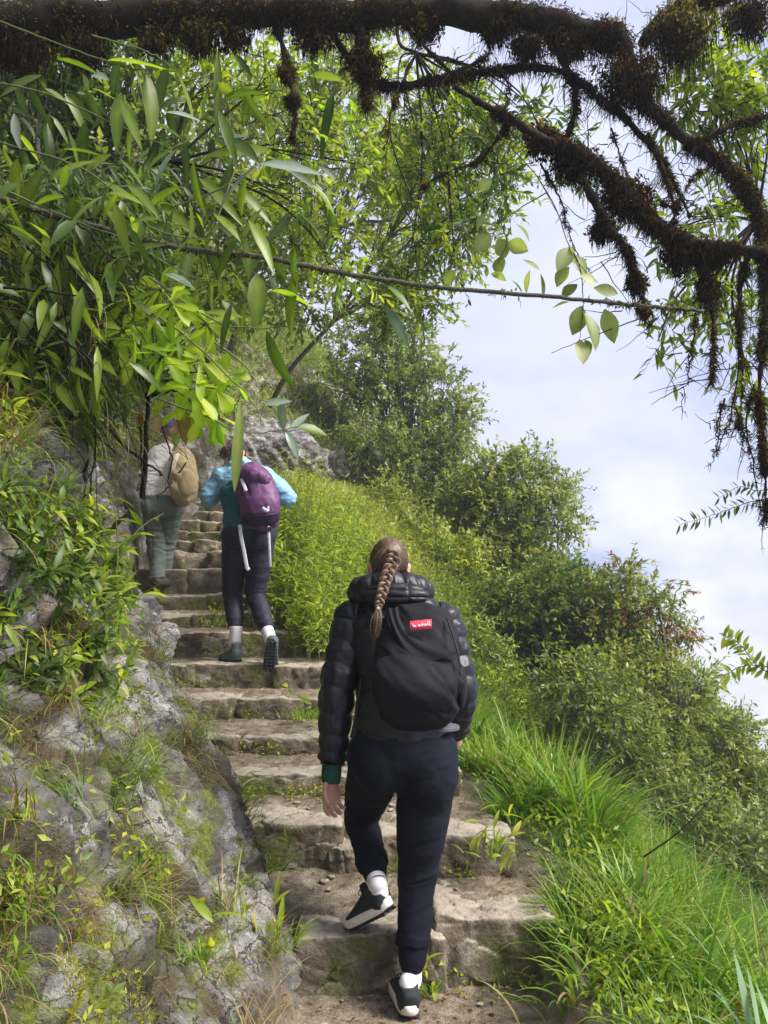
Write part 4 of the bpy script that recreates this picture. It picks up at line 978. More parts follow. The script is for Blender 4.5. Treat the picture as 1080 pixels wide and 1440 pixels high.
sk = hs + [loft([J(neck + [0, .015, .06], .045, .05), J(neck, .05, .055), J(neck - [0, .01, .06], .09, .07)], (1, 0, 0)),
  loft([J(pel - [0, 0, .09], .12, .09), J(pel, .15, .10), J(waist, .115, .085), J(chest, .14, .10), J((shL + shR) / 2 + [0, 0, .02], .10, .07)], (1, 0, 0)),
  limb([J(hipL, .075), J((hipL + kneeL) / 2, .07), J(kneeL, .048), J((kneeL * .6 + ankL * .4), .048), J(ankL, .024), J(heelL + toeLd * .055 + upL * .09, .018), J(heelL + toeLd * .06 + upL * .05, .016)]),
  limb([J(hipR, .08), J((hipR + kneeR) / 2, .07), J(kneeR, .05), J(kneeR * .65 + ankR * .35, .05), J(ankR, .026), J(heelR + [-.005, .05, .06], .02)]),
  limb([J(shL, .05), J((shL + elL) / 2, .042), J(elL, .036), J((elL + wrL) / 2, .033), J(wrL, .024)]), limb([J(shR, .05), J((shR + elR) / 2, .042), J(elR, .036), J((elR + wrR) / 2, .033), J(wrR, .024)])] + hand + handR
V, F, N = fuse(sk, .0034, 2); p1.add(V, F); per = p1.build('person', S_skin)
tag(per, 'person with a long braid climbing in black puffer jacket, dark joggers and white-soled sneakers', 'person', GRP)
for k in (-1, 1): piece('eye', [(HT(ball((k * .03, .078, .008), .011, sub=3)[0]), ICO[3][1])], M_eye, per)
# joggers
def leg(h, k, a, r): return limb([J(h + [0, 0, .06], r[0] * .9), J(h, r[0]), J((h * .5 + k * .5), r[1]), J(k, r[2]), J(k * .72 + a * .28, r[3]), J(k * .35 + a * .65, r[4]), J(k * .1 + a * .9, r[5]), J(a, r[6])], 30, 60)
aR = ankR + [0, 0, .055]; aL = ankL + nrm(kneeL - ankL) * .02
jr = [loft([J(waist - [0, 0, .02], .145, .105), J(waist * .5 + pel * .5, .160, .122), J(pel, .196, .132), J(pel - [0, -.01, .06], .198, .125), J(pel - [0, -.015, .12], .15, .10)], (1, 0, 0), 40, 40),
      leg(hipR + [0, .0, 0], kneeR, aR, (.108, .098, .074, .066, .060, .054, .043)), leg(hipL, kneeL, aL, (.108, .092, .068, .062, .056, .05, .040)),
      limb([J(aR + [0, 0, .05], .047), J(aR + [0, 0, .0], .041), J(aR - [0, 0, .012], .039)]), ball(pel + [-.085, -.025, -.04], (.10, .105, .12)), ball(pel + [.092, -.022, -.075], (.108, .112, .16))]
jf = folds(.011, [(kneeR + [0, -.05, -.02], .13), (kneeR * .15 + aR * .85, .1), (kneeL, .13), (kneeL * .3 + aL * .7, .09), (pel - [0, 0, .13], .1)], 9, 1)
def jdisp(V, N):  # ribbed ankle cuffs
    d = jf(V, N)
    for a, b in ((aR, kneeR), (aL, kneeL)):
        ax = nrm(b - a); t = (V - a) @ ax; rr = np.linalg.norm(V - a - t[:, None] * ax, axis=1); q = (rr < .08) & (t < .075) & (t > -.05)
        d = np.where(q, -.004, d) + np.where((rr < .08) & (t >= .075) & (t < .11), .004, 0)
    return d
piece('joggers', jr, M_navy, per, .0055, 40, jdisp)
# quilted jacket: torso + sleeves with baffles
def baffle(length, pitch, depth, seed, wr=.004):
    def f(s, a, p):
        x = s * length / pitch + .07 * np.sin(a * 2 + seed) + .04 * vnoise(p * 9, seed)
        g = np.abs(np.sin(np.pi * x)) ** .45
        return depth * (g - .75) + wr * fbm(p * [30, 30, 16], 3, seed, .5, True) * g
    return f
jt = [J(A(566, 1034), .150, .115), J(A(566, 1022), .166, .128), J(A(566, 1000, 2.82), .160, .128), J(waist, .152, .125), J(A(563, 940, 2.89), .168, .13), J(chest, .192, .14), J(A(560, 872, 2.94), .188, .13), J(A(556, 850, 2.95), .13, .105), J(A(551, 836, 2.95), .075, .08)]
torso = loft(jt, (1, 0, 0), 90, 190, baffle(.58, .055, .007, 1, .008), 2.3)
def sleeve(pts, L_, seed): return loft(pts, (1, .1, 0), 48, 150, baffle(L_, .054, .0065, seed, .010))
slL = sleeve([J(shL + [.03, 0, .0], .075, .08), J(shL + [0, 0, -.01], .078, .082), J(shL * .5 + elL * .5 + [-.004, 0, 0], .07, .074), J(elL, .063, .068), J(elL * .5 + wrL * .5, .055, .06), J(elL * .18 + wrL * .82, .046, .05), J(elL * .08 + wrL * .92 + [0, 0, .01], .038, .040)], .56, 3)
slR = sleeve([J(shR + [-.03, 0, 0], .075, .08), J(shR + [0, 0, -.01], .078, .082), J(shR * .5 + elR * .5 + [.006, 0, 0], .068, .072), J(elR, .062, .068), J(elR * .5 + wrR * .5, .055, .058), J(elR * .15 + wrR * .85, .042, .045)], .5, 5)
jk = piece('puffer_jacket', [torso, slL, slR], M_puff, per)
# hood: a stuffed collar roll round the neck and a hood bag folded at the back
arc = []
for a in np.linspace(-2.6, 2.6, 12): arc.append(neck + [.115 * math.sin(a), -.075 * math.cos(a) + .01, .012 + .02 * math.cos(a)])
arc = [J(q, .045 + .012 * math.cos(a / 1.7), .047 + .01 * math.cos(a / 1.7)) for q, a in zip(arc, np.linspace(-2.6, 2.6, 12))]
hood = [loft(arc, (0, 0, 1), 40, 160, baffle(.62, .05, .007, 7, .008))]
hb = neck + [.018, -.105, -.002]
v, f = ball(hb, (.125, .055, .052), (12, 0, -4), 6)
dx = (v[:, 0] - hb[0]) / .036; dz = (v[:, 2] - hb[2]) / .03
ridge = np.minimum(np.abs(np.sin(np.pi * (dz + .3))) ** .5, np.abs(np.sin(np.pi * (dx * .36 + .5))) ** .25)
v = v + nrm(v - hb) * (.010 * (ridge - .8) + .004 * fbm(v * 28, 2, 5))[:, None]; hood.append((v, f))
piece('hood', hood, M_puff, jk)
cf = nrm(wrL - elL); cb = elL * .08 + wrL * .92
piece('cuff', [limb([J(cb - cf * .02, .036), J(cb + cf * .02, .037), J(cb + cf * .052, .034), J(cb + cf * .055, .030)], 26, 20)], M_gcuff, jk, label='green knitted cuff')
piece('shirt_hem', [loft([J(A(612, 1024, 2.80), .088, .108), J(A(612, 1020, 2.80), .088, .108)], (1, 0, .16), 40, 6, pw=2.2)], plain('grey_hem', (.06, .062, .075), .7), per, label='thin grey shirt hem below the jacket')
# feet
sm = (M_mesh, M_mid, M_outs, M_lace)
sh, _ = shoe(heelR, toeR, (0, 0, 1), .265, sm, per, .045, .022, 'sneaker', white=.032)
sh2, _ = shoe(heelL, toeLd, upL, .262, sm, per, .044, .026, 'sneaker', white=.030)
piece('sock', [limb([J(ankR + [0, .0, .07], .034), J(ankR + [0, 0, .02], .034), J(heelR + nrm(toeR) * .05 + [0, 0, .10], .0305), J(heelR + nrm(toeR) * .05 + [0, 0, .05], .029)])], M_sock, per)
piece('sock', [limb([J(ankL + nrm(kneeL - ankL) * .05, .033), J(ankL, .036), J(heelL + toeLd * .048 + upL * .11, .032), J(heelL + toeLd * .048 + upL * .08, .032), J(heelL + toeLd * .048 + upL * .05, .030)])], M_sock, per)
# hair: cap, combed strands, three-strand braid, tail
hm = MB(); cv, cf_ = ICO[6]
keepv = (cv[:, 2] > -.45 + .9 * cv[:, 1]) ; sel = keepv[cf_].all(1)
hp = HT(cv * np.array([.0755, .0945, .0945]) + [0, -.006, .018]); hm.add(hp, cf_[sel], .1)
st = rdir(9000); st = st[(st[:, 2] > -.50 + .95 * st[:, 1])][:3000]
edge = []
for a in np.linspace(0, 2 * np.pi, 900):   # hairline
    dct = np.array([math.sin(a), math.cos(a), 0]); z = -.5 + .95 * dct[1]; edge.append([dct[0], dct[1], z])
hairstrands(hm, hc, HT, np.vstack([st, np.array(edge) + rng.normal(0, .03, (900, 3))]), (.06, -.86, .42))
bp = spline(np.array([A(553, 776, 2.885), A(552, 790, 2.865), A(546, 805, 2.83), A(541, 820, 2.80), A(537, 834, 2.775), A(533, 849, 2.765), A(532, 856, 2.76)]), 110)
Tn = nrm(np.gradient(bp, axis=0)); Sx = nrm(np.cross(Tn, [0, 1, 0])); Bx = np.cross(Tn, Sx); u = np.linspace(0, 1, 110)
wd = np.interp(u, [0, .15, .35, .8, 1], [.017, .019, .016, .0115, .007]); ph = u * 2 * np.pi * 3.6
for k in range(3):
    o1 = np.sin(ph + k * 2.094); o2 = np.sin(2 * (ph + k * 2.094))
    cc = bp + Sx * (o1 * wd)[:, None] + Bx * (o2 * wd * .5)[:, None]; rr = wd * .62
    for j in range(64):
        a = rng.uniform(0, 6.28); q = math.sqrt(rng.random()); tw = a + u * 5
        pp_ = cc + Sx * (np.cos(tw) * q * rr)[:, None] + Bx * (np.sin(tw) * q * rr * 1.05)[:, None]
        v, f = tubes(pp_, np.full(110, .0014), 4); hm.add(v, f, rng.uniform(.35, 1))
    v, f = tubes(cc, rr * .8, 8); hm.add(v, f, .25)
tie = bp[-1]
for j in range(150):
    a = rng.normal(0, .0045, 3); e_ = A(527, 905, 2.75) + rng.normal(0, .007, 3) * [1, 1, 3]
    v, f = tubes(spline(np.array([tie + a * .6, A(531, 872, 2.745) + a * 1.7, A(529, 888, 2.742) + a * 1.5, e_]), 16), np.linspace(.0014, .0007, 16), 3); hm.add(v, f, rng.uniform(.3, .85))
for j in range(160):   # flyaways
    d0 = nrm(rng.normal(0, 1, 3) + [0, -.2, .8]); b0 = d0 * [.076, .095, .095] + [0, -.006, .018]
    v, f = tubes(HT(np.array([b0, b0 + d0 * .006 + rng.normal(0, .006, 3), b0 + d0 * .009 + rng.normal(0, .016, 3)])), np.full(3, .00035), 3); hm.add(v, f, .8)
hr = hm.build('braided_hair', M_hair, per)
piece('hair_tie', [limb([J(tie + [0, 0, .006], .0085), J(tie, .0095), J(tie - [0, 0, .006], .0085)], 14, 8)], plain('cream_elastic', (.6, .5, .38), .7), hr)

# backpack of the climber
pk0 = A(582, 940, 2.70); bpk = thing('backpack', A(582, 1025, 2.74), 'black backpack with a small red tag, worn by the person with the braid', 'backpack')
def crease(amp, seed):
    def f(s, a, p):
        dg = (p[..., 0] - pk0[0]) * .8 + (p[..., 2] - pk0[2]) * .62
        return amp * (fbm(np.stack([dg * 15, p[..., 2] * 4, p[..., 1] * 3], -1), 3, seed, .5, True) - .2) + .002 * fbm(p * 40, 2, seed)
    return f
bag = loft([J(A(586, 1000, 2.74), .10, .045), J(A(586, 994, 2.71), .14, .08), J(A(587, 968, 2.70), .158, .10), J(A(587, 940, 2.72), .156, .10), J(A(588, 912, 2.755), .146, .092), J(A(588, 888, 2.795), .132, .08), J(A(585, 869, 2.83), .112, .065), J(A(584, 860, 2.85), .07, .04)], (1, 0, 0), 90, 130, crease(.020, 2), 2.6)
piece('pack_body', [bag], M_pack, bpk)
pocket = loft([J(A(586, 993, 2.67), .10, .03), J(A(587, 982, 2.64), .13, .05), J(A(587, 962, 2.635), .142, .056), J(A(587, 938, 2.655), .140, .05), J(A(587, 929, 2.67), .13, .032)], (1, 0, -.03), 80, 80, crease(.018, 6), 2.5)
piece('front_pocket', [pocket], M_pack, bpk)
# slack flap of cloth sagging from the upper corner across the pocket mouth
fl = []
for s in np.linspace(0, 1, 30):
    a = A(541 + 22 * s, 850 + 78 * s, 2.715 - .075 * s); b = A(560 + 90 * s ** 2.1, 852 + 66 * s + 10 * math.sin(s * 3.1), 2.705 - .085 * s); fl.append((a, b))
mbf = MB(); nn_ = 16; G_ = np.array([[a + (b - a) * t + [0, -.022 * math.sin(math.pi * t) - .006 * math.sin(t * 9), -.012 * math.sin(math.pi * t)] for t in np.linspace(0, 1, nn_)] for a, b in fl])
for off_ in (0, .006):
    idg = np.arange(30 * nn_).reshape(30, nn_); mbf.add((G_ + [0, off_, 0]).reshape(-1, 3), np.stack([idg[:-1, :-1], idg[:-1, 1:], idg[1:, 1:], idg[1:, :-1]], -1).reshape(-1, 4))
mbf.build('slack_flap', M_pack, bpk)
for (x1, y1, x2, y2, Ya, Yb, nm) in ((628, 868, 648, 938, 2.72, 2.62, 'seam_piping'),):
    q = spline(np.array([A(x1, y1, Ya), A((x1 + x2) / 2 + 2, (y1 + y2) / 2, (Ya + Yb) / 2 - .035), A(x2, y2, Yb - .01)]), 20); piece(nm, [tubes(q, np.full(20, .0035), 6)], M_web, bpk)
ca_, cb_ = A(577, 880, 2.655), A(607, 877, 2.655); ex = nrm(cb_ - ca_); ez = nrm(np.array([.0, .35, 1.0]) - ex * .35 * 0); ey = np.cross(ez, ex)
tgm = MB(); wv = np.linalg.norm(cb_ - ca_)
def tagpt(x, z, y=0): return ca_ + ex * x * wv + ez * z + np.array([0, -1, 0]) * y + np.array([0, -.004 * math.sin(x * 3.1), 0])
gr_ = np.array([[tagpt(x, z, y) for x in np.linspace(0, 1, 9)] for y, z in ((0, -.018), (.003, -.018), (.003, .017), (0, .017), (0, -.018))]); idg = np.arange(45).reshape(5, 9)
tgm.add(gr_.reshape(-1, 3), np.stack([idg[:-1, :-1], idg[:-1, 1:], idg[1:, 1:], idg[1:, :-1]], -1).reshape(-1, 4)); tg = tgm.build('tag', M_red, bpk); tg['label'] = 'small red tag with pale lettering'
scr = [[(.1, .5), (.14, -.4), (.22, .1), (.2, -.5), (.3, -.3)], [(.34, .2), (.38, -.4), (.45, .1), (.42, -.45)], [(.5, .0), (.56, .3), (.58, -.4), (.5, -.3), (.5, .0)], [(.64, .2), (.66, -.4), (.74, .1), (.74, -.4)], [(.8, .8), (.82, -.4)], [(.88, .8), (.9, -.4), (.95, -.3)]]
lt = MB()
for s_ in scr: lt.add(*tubes(spline(np.array([tagpt(x, z * .014, .0045) for x, z in s_]), 14), np.full(14, .0016), 4))
lt.build('lettering', M_pale, tg)
for sg, sx_ in ((-1, shL), (1, shR)):
    q = spline(np.array([A(560 + sg * 28, 870, 2.80), A(560 + sg * 38, 852, 2.88), sx_ + [-sg * .05, .02, .085], sx_ + [-sg * .05, .13, .0], sx_ + [-sg * .03, .15, -.15], A(566 + sg * 55, 985, 2.99), A(574 + sg * 55, 1000, 2.80)]), 50)
    v, f = loft(np.c_[q, np.full(50, .028), np.full(50, .006)], (1, 0, 0), 14, 60); piece('shoulder_strap', [(v, f)], M_web, bpk)
for q in ([A(508, 955, 2.80), A(503, 985, 2.78), A(500, 1010, 2.77), A(494, 1038, 2.77)], [A(506, 1000, 2.78), A(499, 1030, 2.76), A(492, 1055, 2.77), A(488, 1070, 2.77)]):
    q = spline(np.array(q), 20); v, f = loft(np.c_[q, np.full(20, .006), np.full(20, .0015)], (1, 0, 0), 8, 24); piece('loose_strap', [(v, f)], M_web, bpk)
piece('side_pocket', [ball(A(645, 965, 2.72), (.03, .07, .085), None, 4)], M_pack, bpk)

# ================= hiker in the blue jacket
Y2 = 5.62
B_ = lambda x, y, Y=Y2: at(x, y, Y)
hc = B_(331, 637, 5.80); hs, HT2 = headshapes(hc, -.35, .5, 1.0)
hL, hR = B_(333, 752), B_(366, 752); kL, aL2 = B_(327, 832, 5.78), B_(331, 902, 5.64); kR, aR2 = B_(360, 838, 5.70), B_(379, 896, 5.46)
sL, sR = B_(309, 672, 5.75), B_(376, 672, 5.75); eL2, eR2 = B_(293, 702, 5.78), B_(403, 700, 5.78); wL2, wR2 = B_(312, 690, 6.0), B_(382, 688, 6.0)
nk = B_(340, 655, 5.76); pl = B_(350, 748); wst = B_(347, 715, 5.68); ch = B_(343, 682, 5.74)
sk = hs + [loft([J(nk + [0, .02, .06], .045, .05), J(nk, .05, .055), J(nk - [0, 0, .06], .09, .07)]),
  loft([J(pl - [0, 0, .08], .12, .09), J(pl, .15, .10), J(wst, .115, .085), J(ch, .14, .10), J((sL + sR) / 2, .10, .07)]),
  limb([J(hL, .08), J((hL + kL) / 2, .07), J(kL, .05), J(kL * .6 + aL2 * .4, .05), J(aL2, .033)]), limb([J(hR, .08), J((hR + kR) / 2, .07), J(kR, .05), J(kR * .6 + aR2 * .4, .05), J(aR2, .033)]),
  limb([J(sL, .05), J(eL2, .04), J(wL2, .025)]), limb([J(sR, .05), J(eR2, .04), J(wR2, .025)])] + handshape(wL2, (.5, .1, .5), (.3, -.8, 0), 1, 1.1) + handshape(wR2, (-.5, .1, .5), (-.3, -.8, 0), -1, 1.1)
V, F, N = fuse(sk, .006, 3); mb = MB(); mb.add(V, F); per2 = mb.build('person', S_skin)
tag(per2, 'person climbing in pale blue and teal jacket, dark leggings and high white socks', 'person', GRP)
M_leg = fabric('dark_leggings', (.011, .010, .024), (.020, .017, .038), .65, 500, .1, .3)
piece('leggings', [loft([J(wst + [0, 0, -.04], .13, .10), J(wst * .4 + pl * .6, .18, .125), J(pl, .205, .15), J(pl - [0, 0, .07], .20, .145), J(pl - [0, 0, .12], .15, .11)], (1, 0, 0), 40, 40), ball(pl + [-.09, -.07, -.05], (.10, .085, .11)), ball(pl + [.09, -.07, -.05], (.10, .085, .11)),
  leg(hL, kL, aL2 + [0, 0, .09], (.112, .10, .076, .072, .068, .055, .05)), leg(hR, kR, aR2 + nrm(kR - aR2) * .06, (.112, .10, .074, .07, .068, .055, .05))], M_leg, per2, .007, 22, folds(.012, [(kL, .14), (kR, .14), (aL2 + [0, 0, .12], .1), (aR2 + [0, 0, .1], .1)], 9, 3))
M_blue = fabric('pale_blue_shell', (.16, .33, .46), (.24, .44, .57), .55, 300, .15, .4)
M_teal = fabric('dark_teal_fleece', (.010, .075, .09), (.02, .12, .135), .8, 300, .3)
def jacket(rows, mat, name, parent, extra=(), amp=.012, seed=0, voxel=.007): return piece(name, [loft(rows, (1, 0, 0), 48, 60, None, 2.2)] + list(extra), mat, parent, voxel, 5, folds(amp, [(rows[1][:3], .2)], 9, seed))
jk2 = jacket([J(pl + [0, 0, .00], .165, .125), J(pl + [0, 0, .04], .19, .15), J(wst, .18, .135), J(ch * .6 + wst * .4, .19, .14), J(ch, .185, .13)], M_teal, 'jacket', per2, (), .022, 4)
arms2 = [loft([J(ch - [0, 0, .07], .19, .135), J(ch, .195, .138), J(ch + [0, 0, .05], .185, .125), J(nk + [0, 0, -.03], .11, .09), J(nk + [0, 0, .03], .068, .07)], (1, 0, 0), 40, 40, None, 2.2), ball(nk + [.0, -.05, .0], (.10, .05, .045)),
   ball(sL + [.02, 0, 0], .088), ball(sR + [-.02, 0, 0], .088), loft([J(sL + [0, 0, .0], .08, .075), J((sL + sR) / 2 + [0, 0, .02], .10, .11), J(sR, .08, .075)], (0, 1, 0), 24, 24),
   limb([J(sL + [.05, 0, .0], .08), J(sL * .5 + eL2 * .5, .082), J(eL2, .07), J(eL2 * .5 + wL2 * .5, .058), J(wL2, .042)], 26, 40), limb([J(sR + [-.05, 0, 0], .08), J(sR * .5 + eR2 * .5, .082), J(eR2, .07), J(eR2 * .5 + wR2 * .5, .058), J(wR2, .042)], 26, 40)]
piece('jacket_yoke', arms2, M_blue, per2, .007, 6, folds(.024, [(eL2, .16), (eR2, .16)], 9, 6), 'pale blue yoke and sleeves')
M_boot = fabric('grey_boot', (.05, .065, .072), (.12, .15, .16), .8, 200, .3); M_bsole = plain('boot_rubber', (.035, .035, .04), .8)
bm2 = (M_boot, plain('teal_trim', (.06, .13, .15), .7), M_bsole, M_lace)
hl2 = np.array([B_(338, 928, 5.60)[0], 5.56, -.262]); shoe(hl2, (-.16, .19, 0), (0, 0, 1), .28, bm2, per2, .05, .06, 'boot', white=.012)
hr2 = B_(383, 899, 5.36) + [0, -.02, 0]; shoe(hr2, nrm(np.array([-.025, .10, -.30])), (-.05, 1, .3), .285, bm2, per2, .05, .05, 'boot', white=.012)
piece('sock', [limb([J(aL2 + [0, 0, .11], .05), J(aL2 + [0, 0, .05], .046), J(aL2 + [0, 0, -.02], .045)])], M_sock, per2); piece('sock', [limb([J(aR2 + nrm(kR - aR2) * .09, .048), J(aR2, .045), J(aR2 - nrm(kR - aR2) * .05, .045)])], M_sock, per2)
hm = MB(); sel = ((cv[:, 2] > -.6 + .8 * cv[:, 1]))[cf_].all(1); hm.add(HT2(cv * np.array([.078, .098, .098]) + [0, -.006, .018]), cf_[sel], .1)
st = rdir(4000); st = st[st[:, 2] > -.6 + .8 * st[:, 1]][:1200]; hairstrands(hm, hc, HT2, st, (.1, -.75, -.5), 1.06, 8, .0022)
for j in range(160):
    a = rng.normal(0, .02, 3); b0 = HT2(np.array([[0.005, -.10, -.03]]))[0]; v, f = tubes(spline(np.array([b0 + a * .4, b0 + a + [-.02, -.03, -.03], b0 + a * 1.3 + [-.03, .0, -.07]]), 8), np.full(8, .002), 3); hm.add(v, f, rng.random())
hm.build('hair', hairmat('dark_brown_hair', (.02, .011, .007), (.05, .03, .018), (.11, .07, .045)), per2)
# purple backpack
bk2 = thing('backpack', B_(362, 738, 5.5), 'plum purple hiking backpack with white straps, worn over the blue jacket', 'backpack')
M_pur = fabric('purple_ripstop', (.075, .022, .085), (.15, .05, .15), .55, 300, .2, .45); M_pur2 = fabric('dark_plum', (.022, .008, .028), (.05, .018, .055), .6)
M_wst = plain('pale_strap', (.62, .62, .70), .6)
body = loft([J(B_(367, 736, 5.52), .09, .06), J(B_(367, 730, 5.49), .13, .09), J(B_(365, 714, 5.47), .147, .115), J(B_(362, 695, 5.48), .143, .11), J(B_(358, 678, 5.50), .135, .105), J(B_(354, 666, 5.53), .115, .09), J(B_(351, 658, 5.55), .08, .06)], (1, 0, .08), 60, 90, lambda s, a, p: .030 * (fbm(np.stack([(p[..., 0]) * 13 + p[..., 2] * 5, p[..., 2] * 5, p[..., 1] * 3], -1), 3, 4, .5, True) - .2), 2.3)
piece('pack_body', [body], M_pur, bk2)
piece('pack_base', [loft([J(B_(367, 737, 5.50), .08, .05), J(B_(367, 731, 5.475), .134, .095), J(B_(366, 721, 5.455), .149, .118)], (1, 0, .08), 50, 30, None, 2.3)], M_pur2, bk2)
lid = loft([J(B_(339, 662, 5.46), .03, .05), J(B_(346, 664, 5.44), .05, .08), J(B_(357, 668, 5.43), .055, .09), J(B_(370, 674, 5.44), .05, .08), J(B_(376, 678, 5.46), .025, .05)], (0, 0, 1), 40, 50, lambda s, a, p: .016 * fbm(p * 14, 3, 8, .5, True), 2.2); piece('lid', [lid], M_pur, bk2)
def strap(pts, w, mat, name, par, th=.002, right=(1, 0, 0), n=20):
    q = spline(np.array(pts), n); return piece(name, [loft(np.c_[q, np.full(n, w), np.full(n, th)], right, 8, n + 4)], mat, par)
strap([B_(339, 673, 5.385), B_(342, 680, 5.36), B_(346, 690, 5.345)], .012, M_wst, 'compression_strap', bk2)
strap([B_(369, 714, 5.325), B_(376, 719, 5.325)], .012, M_wst, 'compression_strap', bk2, right=(0, 0, 1)); strap([B_(377, 712, 5.33), B_(377, 719, 5.325)], .008, M_wst, 'compression_strap', bk2)
strap([B_(337, 738, 5.44), B_(339, 755, 5.42), B_(343, 775, 5.42), B_(347, 797, 5.43), B_(350, 801, 5.43)], .014, M_wst, 'hanging_strap', bk2)
strap([B_(377, 738, 5.42), B_(378, 752, 5.41), B_(379, 775, 5.42), B_(380, 797, 5.45)], .010, M_wst, 'hanging_strap', bk2)
piece('buckle', [block(B_(379, 744, 5.405), (.03, .012, .03), 0, 0, .004, 3, 6, 0)], M_outs, bk2)
for sg, s_ in ((-1, sL), (1, sR)): strap([B_(352 + sg * 12, 662, 5.60), s_ + [-sg * .07, .0, .085], s_ + [-sg * .05, .13, .02], s_ + [-sg * .04, .15, -.15], wst + [sg * .15, .1, -.02], wst + [sg * .13, -.08, -.05]], .03, M_pur2, 'shoulder_strap', bk2, .007, n=40)

# ================= man in the pale shirt
Y3 = 7.30
D_ = lambda x, y, Y=Y3: at(x, y, Y)
hc = D_(243, 607, 7.42); hs, HT3 = headshapes(hc, -.2, .25, 1.02)
hL, hR = D_(216, 712), D_(241, 712); kL, aL3 = D_(220, 765, 7.36), D_(221, 811, 7.34); kR, aR3 = D_(234, 762, 7.44), D_(230, 806, 7.46)
sL, sR = D_(212, 640, 7.4), D_(257, 640, 7.4); e1, e2 = D_(206, 672, 7.42), D_(264, 668, 7.45); w1_, w2_ = D_(210, 690, 7.6), D_(255, 665, 7.7)
nk = D_(236, 626, 7.4); pl = D_(229, 708); wst = D_(231, 685, 7.34); ch = D_(234, 655, 7.4)
sk = hs + [loft([J(nk + [0, .02, .08], .05, .055), J(nk, .058, .06), J(nk - [0, 0, .06], .10, .08)]), loft([J(pl - [0, 0, .08], .13, .10), J(pl, .15, .11), J(wst, .14, .11), J(ch, .16, .11), J((sL + sR) / 2, .12, .08)]),
  limb([J(hL, .09), J(kL, .055), J(aL3, .036)]), limb([J(hR, .09), J(kR, .055), J(aR3, .036)]), limb([J(sL, .055), J(e1, .042), J(w1_, .028)]), limb([J(sR, .055), J(e2, .042), J(w2_, .028)])] + handshape(w1_, (0, 1, -.3), (1, 0, 0), 1, .8) + handshape(w2_, (-.3, .3, .6), (-.3, -.8, 0), -1, 1.1)
V, F, N = fuse(sk, .007, 3); mb = MB(); mb.add(V, F); per3 = mb.build('person', S_skin2)
tag(per3, 'person highest on the steps in pale striped shirt and grey-green trousers', 'person', GRP)
M_shirt = fabric('pale_shirt', (.60, .55, .53), (.76, .71, .69), .85, 200, .2); M_trs = fabric('grey_green_trousers', (.085, .10, .088), (.15, .17, .15), .85, 300, .2)
piece('trousers', [loft([J(pl + [0, 0, .06], .19, .135), J(pl, .215, .15), J(pl - [0, 0, .08], .21, .15), J(pl - [0, 0, .15], .17, .12)], (1, 0, 0), 40, 30), ball(pl + [-.09, -.06, -.05], (.1, .09, .11)), ball(pl + [.09, -.06, -.05], (.1, .09, .11)),
   leg(hL, kL, aL3 + [0, 0, -.02], (.112, .105, .088, .082, .078, .078, .082)), leg(hR, kR, aR3, (.115, .108, .09, .084, .08, .076, .076))], M_trs, per3, .008, 4, folds(.020, [(kL, .3), (kR, .3), (aL3, .2), (aR3, .2)], 8, 8))
piece('shirt', [loft([J(pl + [0, 0, .03], .20, .145), J(wst, .205, .15), J(ch, .215, .145), J((sL + sR) / 2 + [0, 0, .02], .18, .12), J(nk, .075, .075)], (1, 0, 0), 44, 50, None, 2.2), limb([J(sL, .09), J(sL * .5 + e1 * .5, .078), J(e1, .07), J(w1_, .05)], 24, 30), limb([J(sR, .09), J(sR * .5 + e2 * .5, .078), J(e2, .07), J(w2_, .05)], 24, 30)], M_shirt, per3, .008, 5, folds(.026, [(wst, .3), (e1, .2)], 8, 9))
piece('cap', [(HT3(np.array(v) * 1.0), f) for v, f in [(ball((0, -.006, .035), (.082, .102, .085))), loft([J((0, .08, .03), .07, .012), J((0, .13, .022), .065, .008), J((0, .155, .015), .04, .005)], (1, 0, 0), 24, 16)]], plain('violet_cap', (.10, .08, .30), .7), per3, .006, 3)
bm3 = (fabric('brown_boot', (.05, .035, .025), (.10, .075, .055), .8), M_bsole, M_bsole, M_lace)
zt3 = float(tz(aL3[0], 7.3)); shoe((aL3[0] - .01, 7.27, aL3[2] - .09), (.12, .2, 0), (0, 0, 1), .28, bm3, per3, .05, .05, 'boot', white=.012); shoe((aR3[0], 7.42, aR3[2] - .09), (.15, .2, 0), (0, 0, 1), .28, bm3, per3, .05, .05, 'boot', white=.012)
bk3 = thing('backpack', D_(258, 702, 7.15), 'tan and beige daypack hanging off one shoulder of the pale shirt', 'backpack')
M_tan = fabric('tan_canvas', (.30, .22, .11), (.44, .34, .19), .8, 200, .3); M_tan2 = fabric('pale_canvas', (.42, .38, .28), (.55, .50, .38), .8)
piece('pack_body', [loft([J(D_(258, 703, 7.18), .06, .06), J(D_(258, 696, 7.14), .11, .11), J(D_(258, 672, 7.14), .125, .125), J(D_(256, 648, 7.18), .11, .11), J(D_(253, 633, 7.22), .06, .06)], (1, 0, 0), 50, 60, lambda s, a, p: .022 * fbm(p * [9, 9, 16], 3, 12, .5, True), 2.3)], M_tan, bk3)
piece('front_pocket', [ball(D_(263, 680, 7.03), (.085, .05, .13), (0, 8, 0), 4)], M_tan, bk3); piece('side_panel', [ball(D_(246, 655, 7.10), (.05, .09, .13), (0, 14, 0), 4)], M_tan2, bk3)
strap([D_(240, 668, 7.06), D_(246, 684, 7.03), D_(256, 698, 7.04), D_(266, 703, 7.08)], .018, M_tan2, 'hip_strap', bk3, .006, (0, 0, 1)); strap([D_(262, 650, 7.03), D_(254, 662, 7.0), D_(246, 668, 7.02)], .008, M_web, 'compression_strap', bk3)
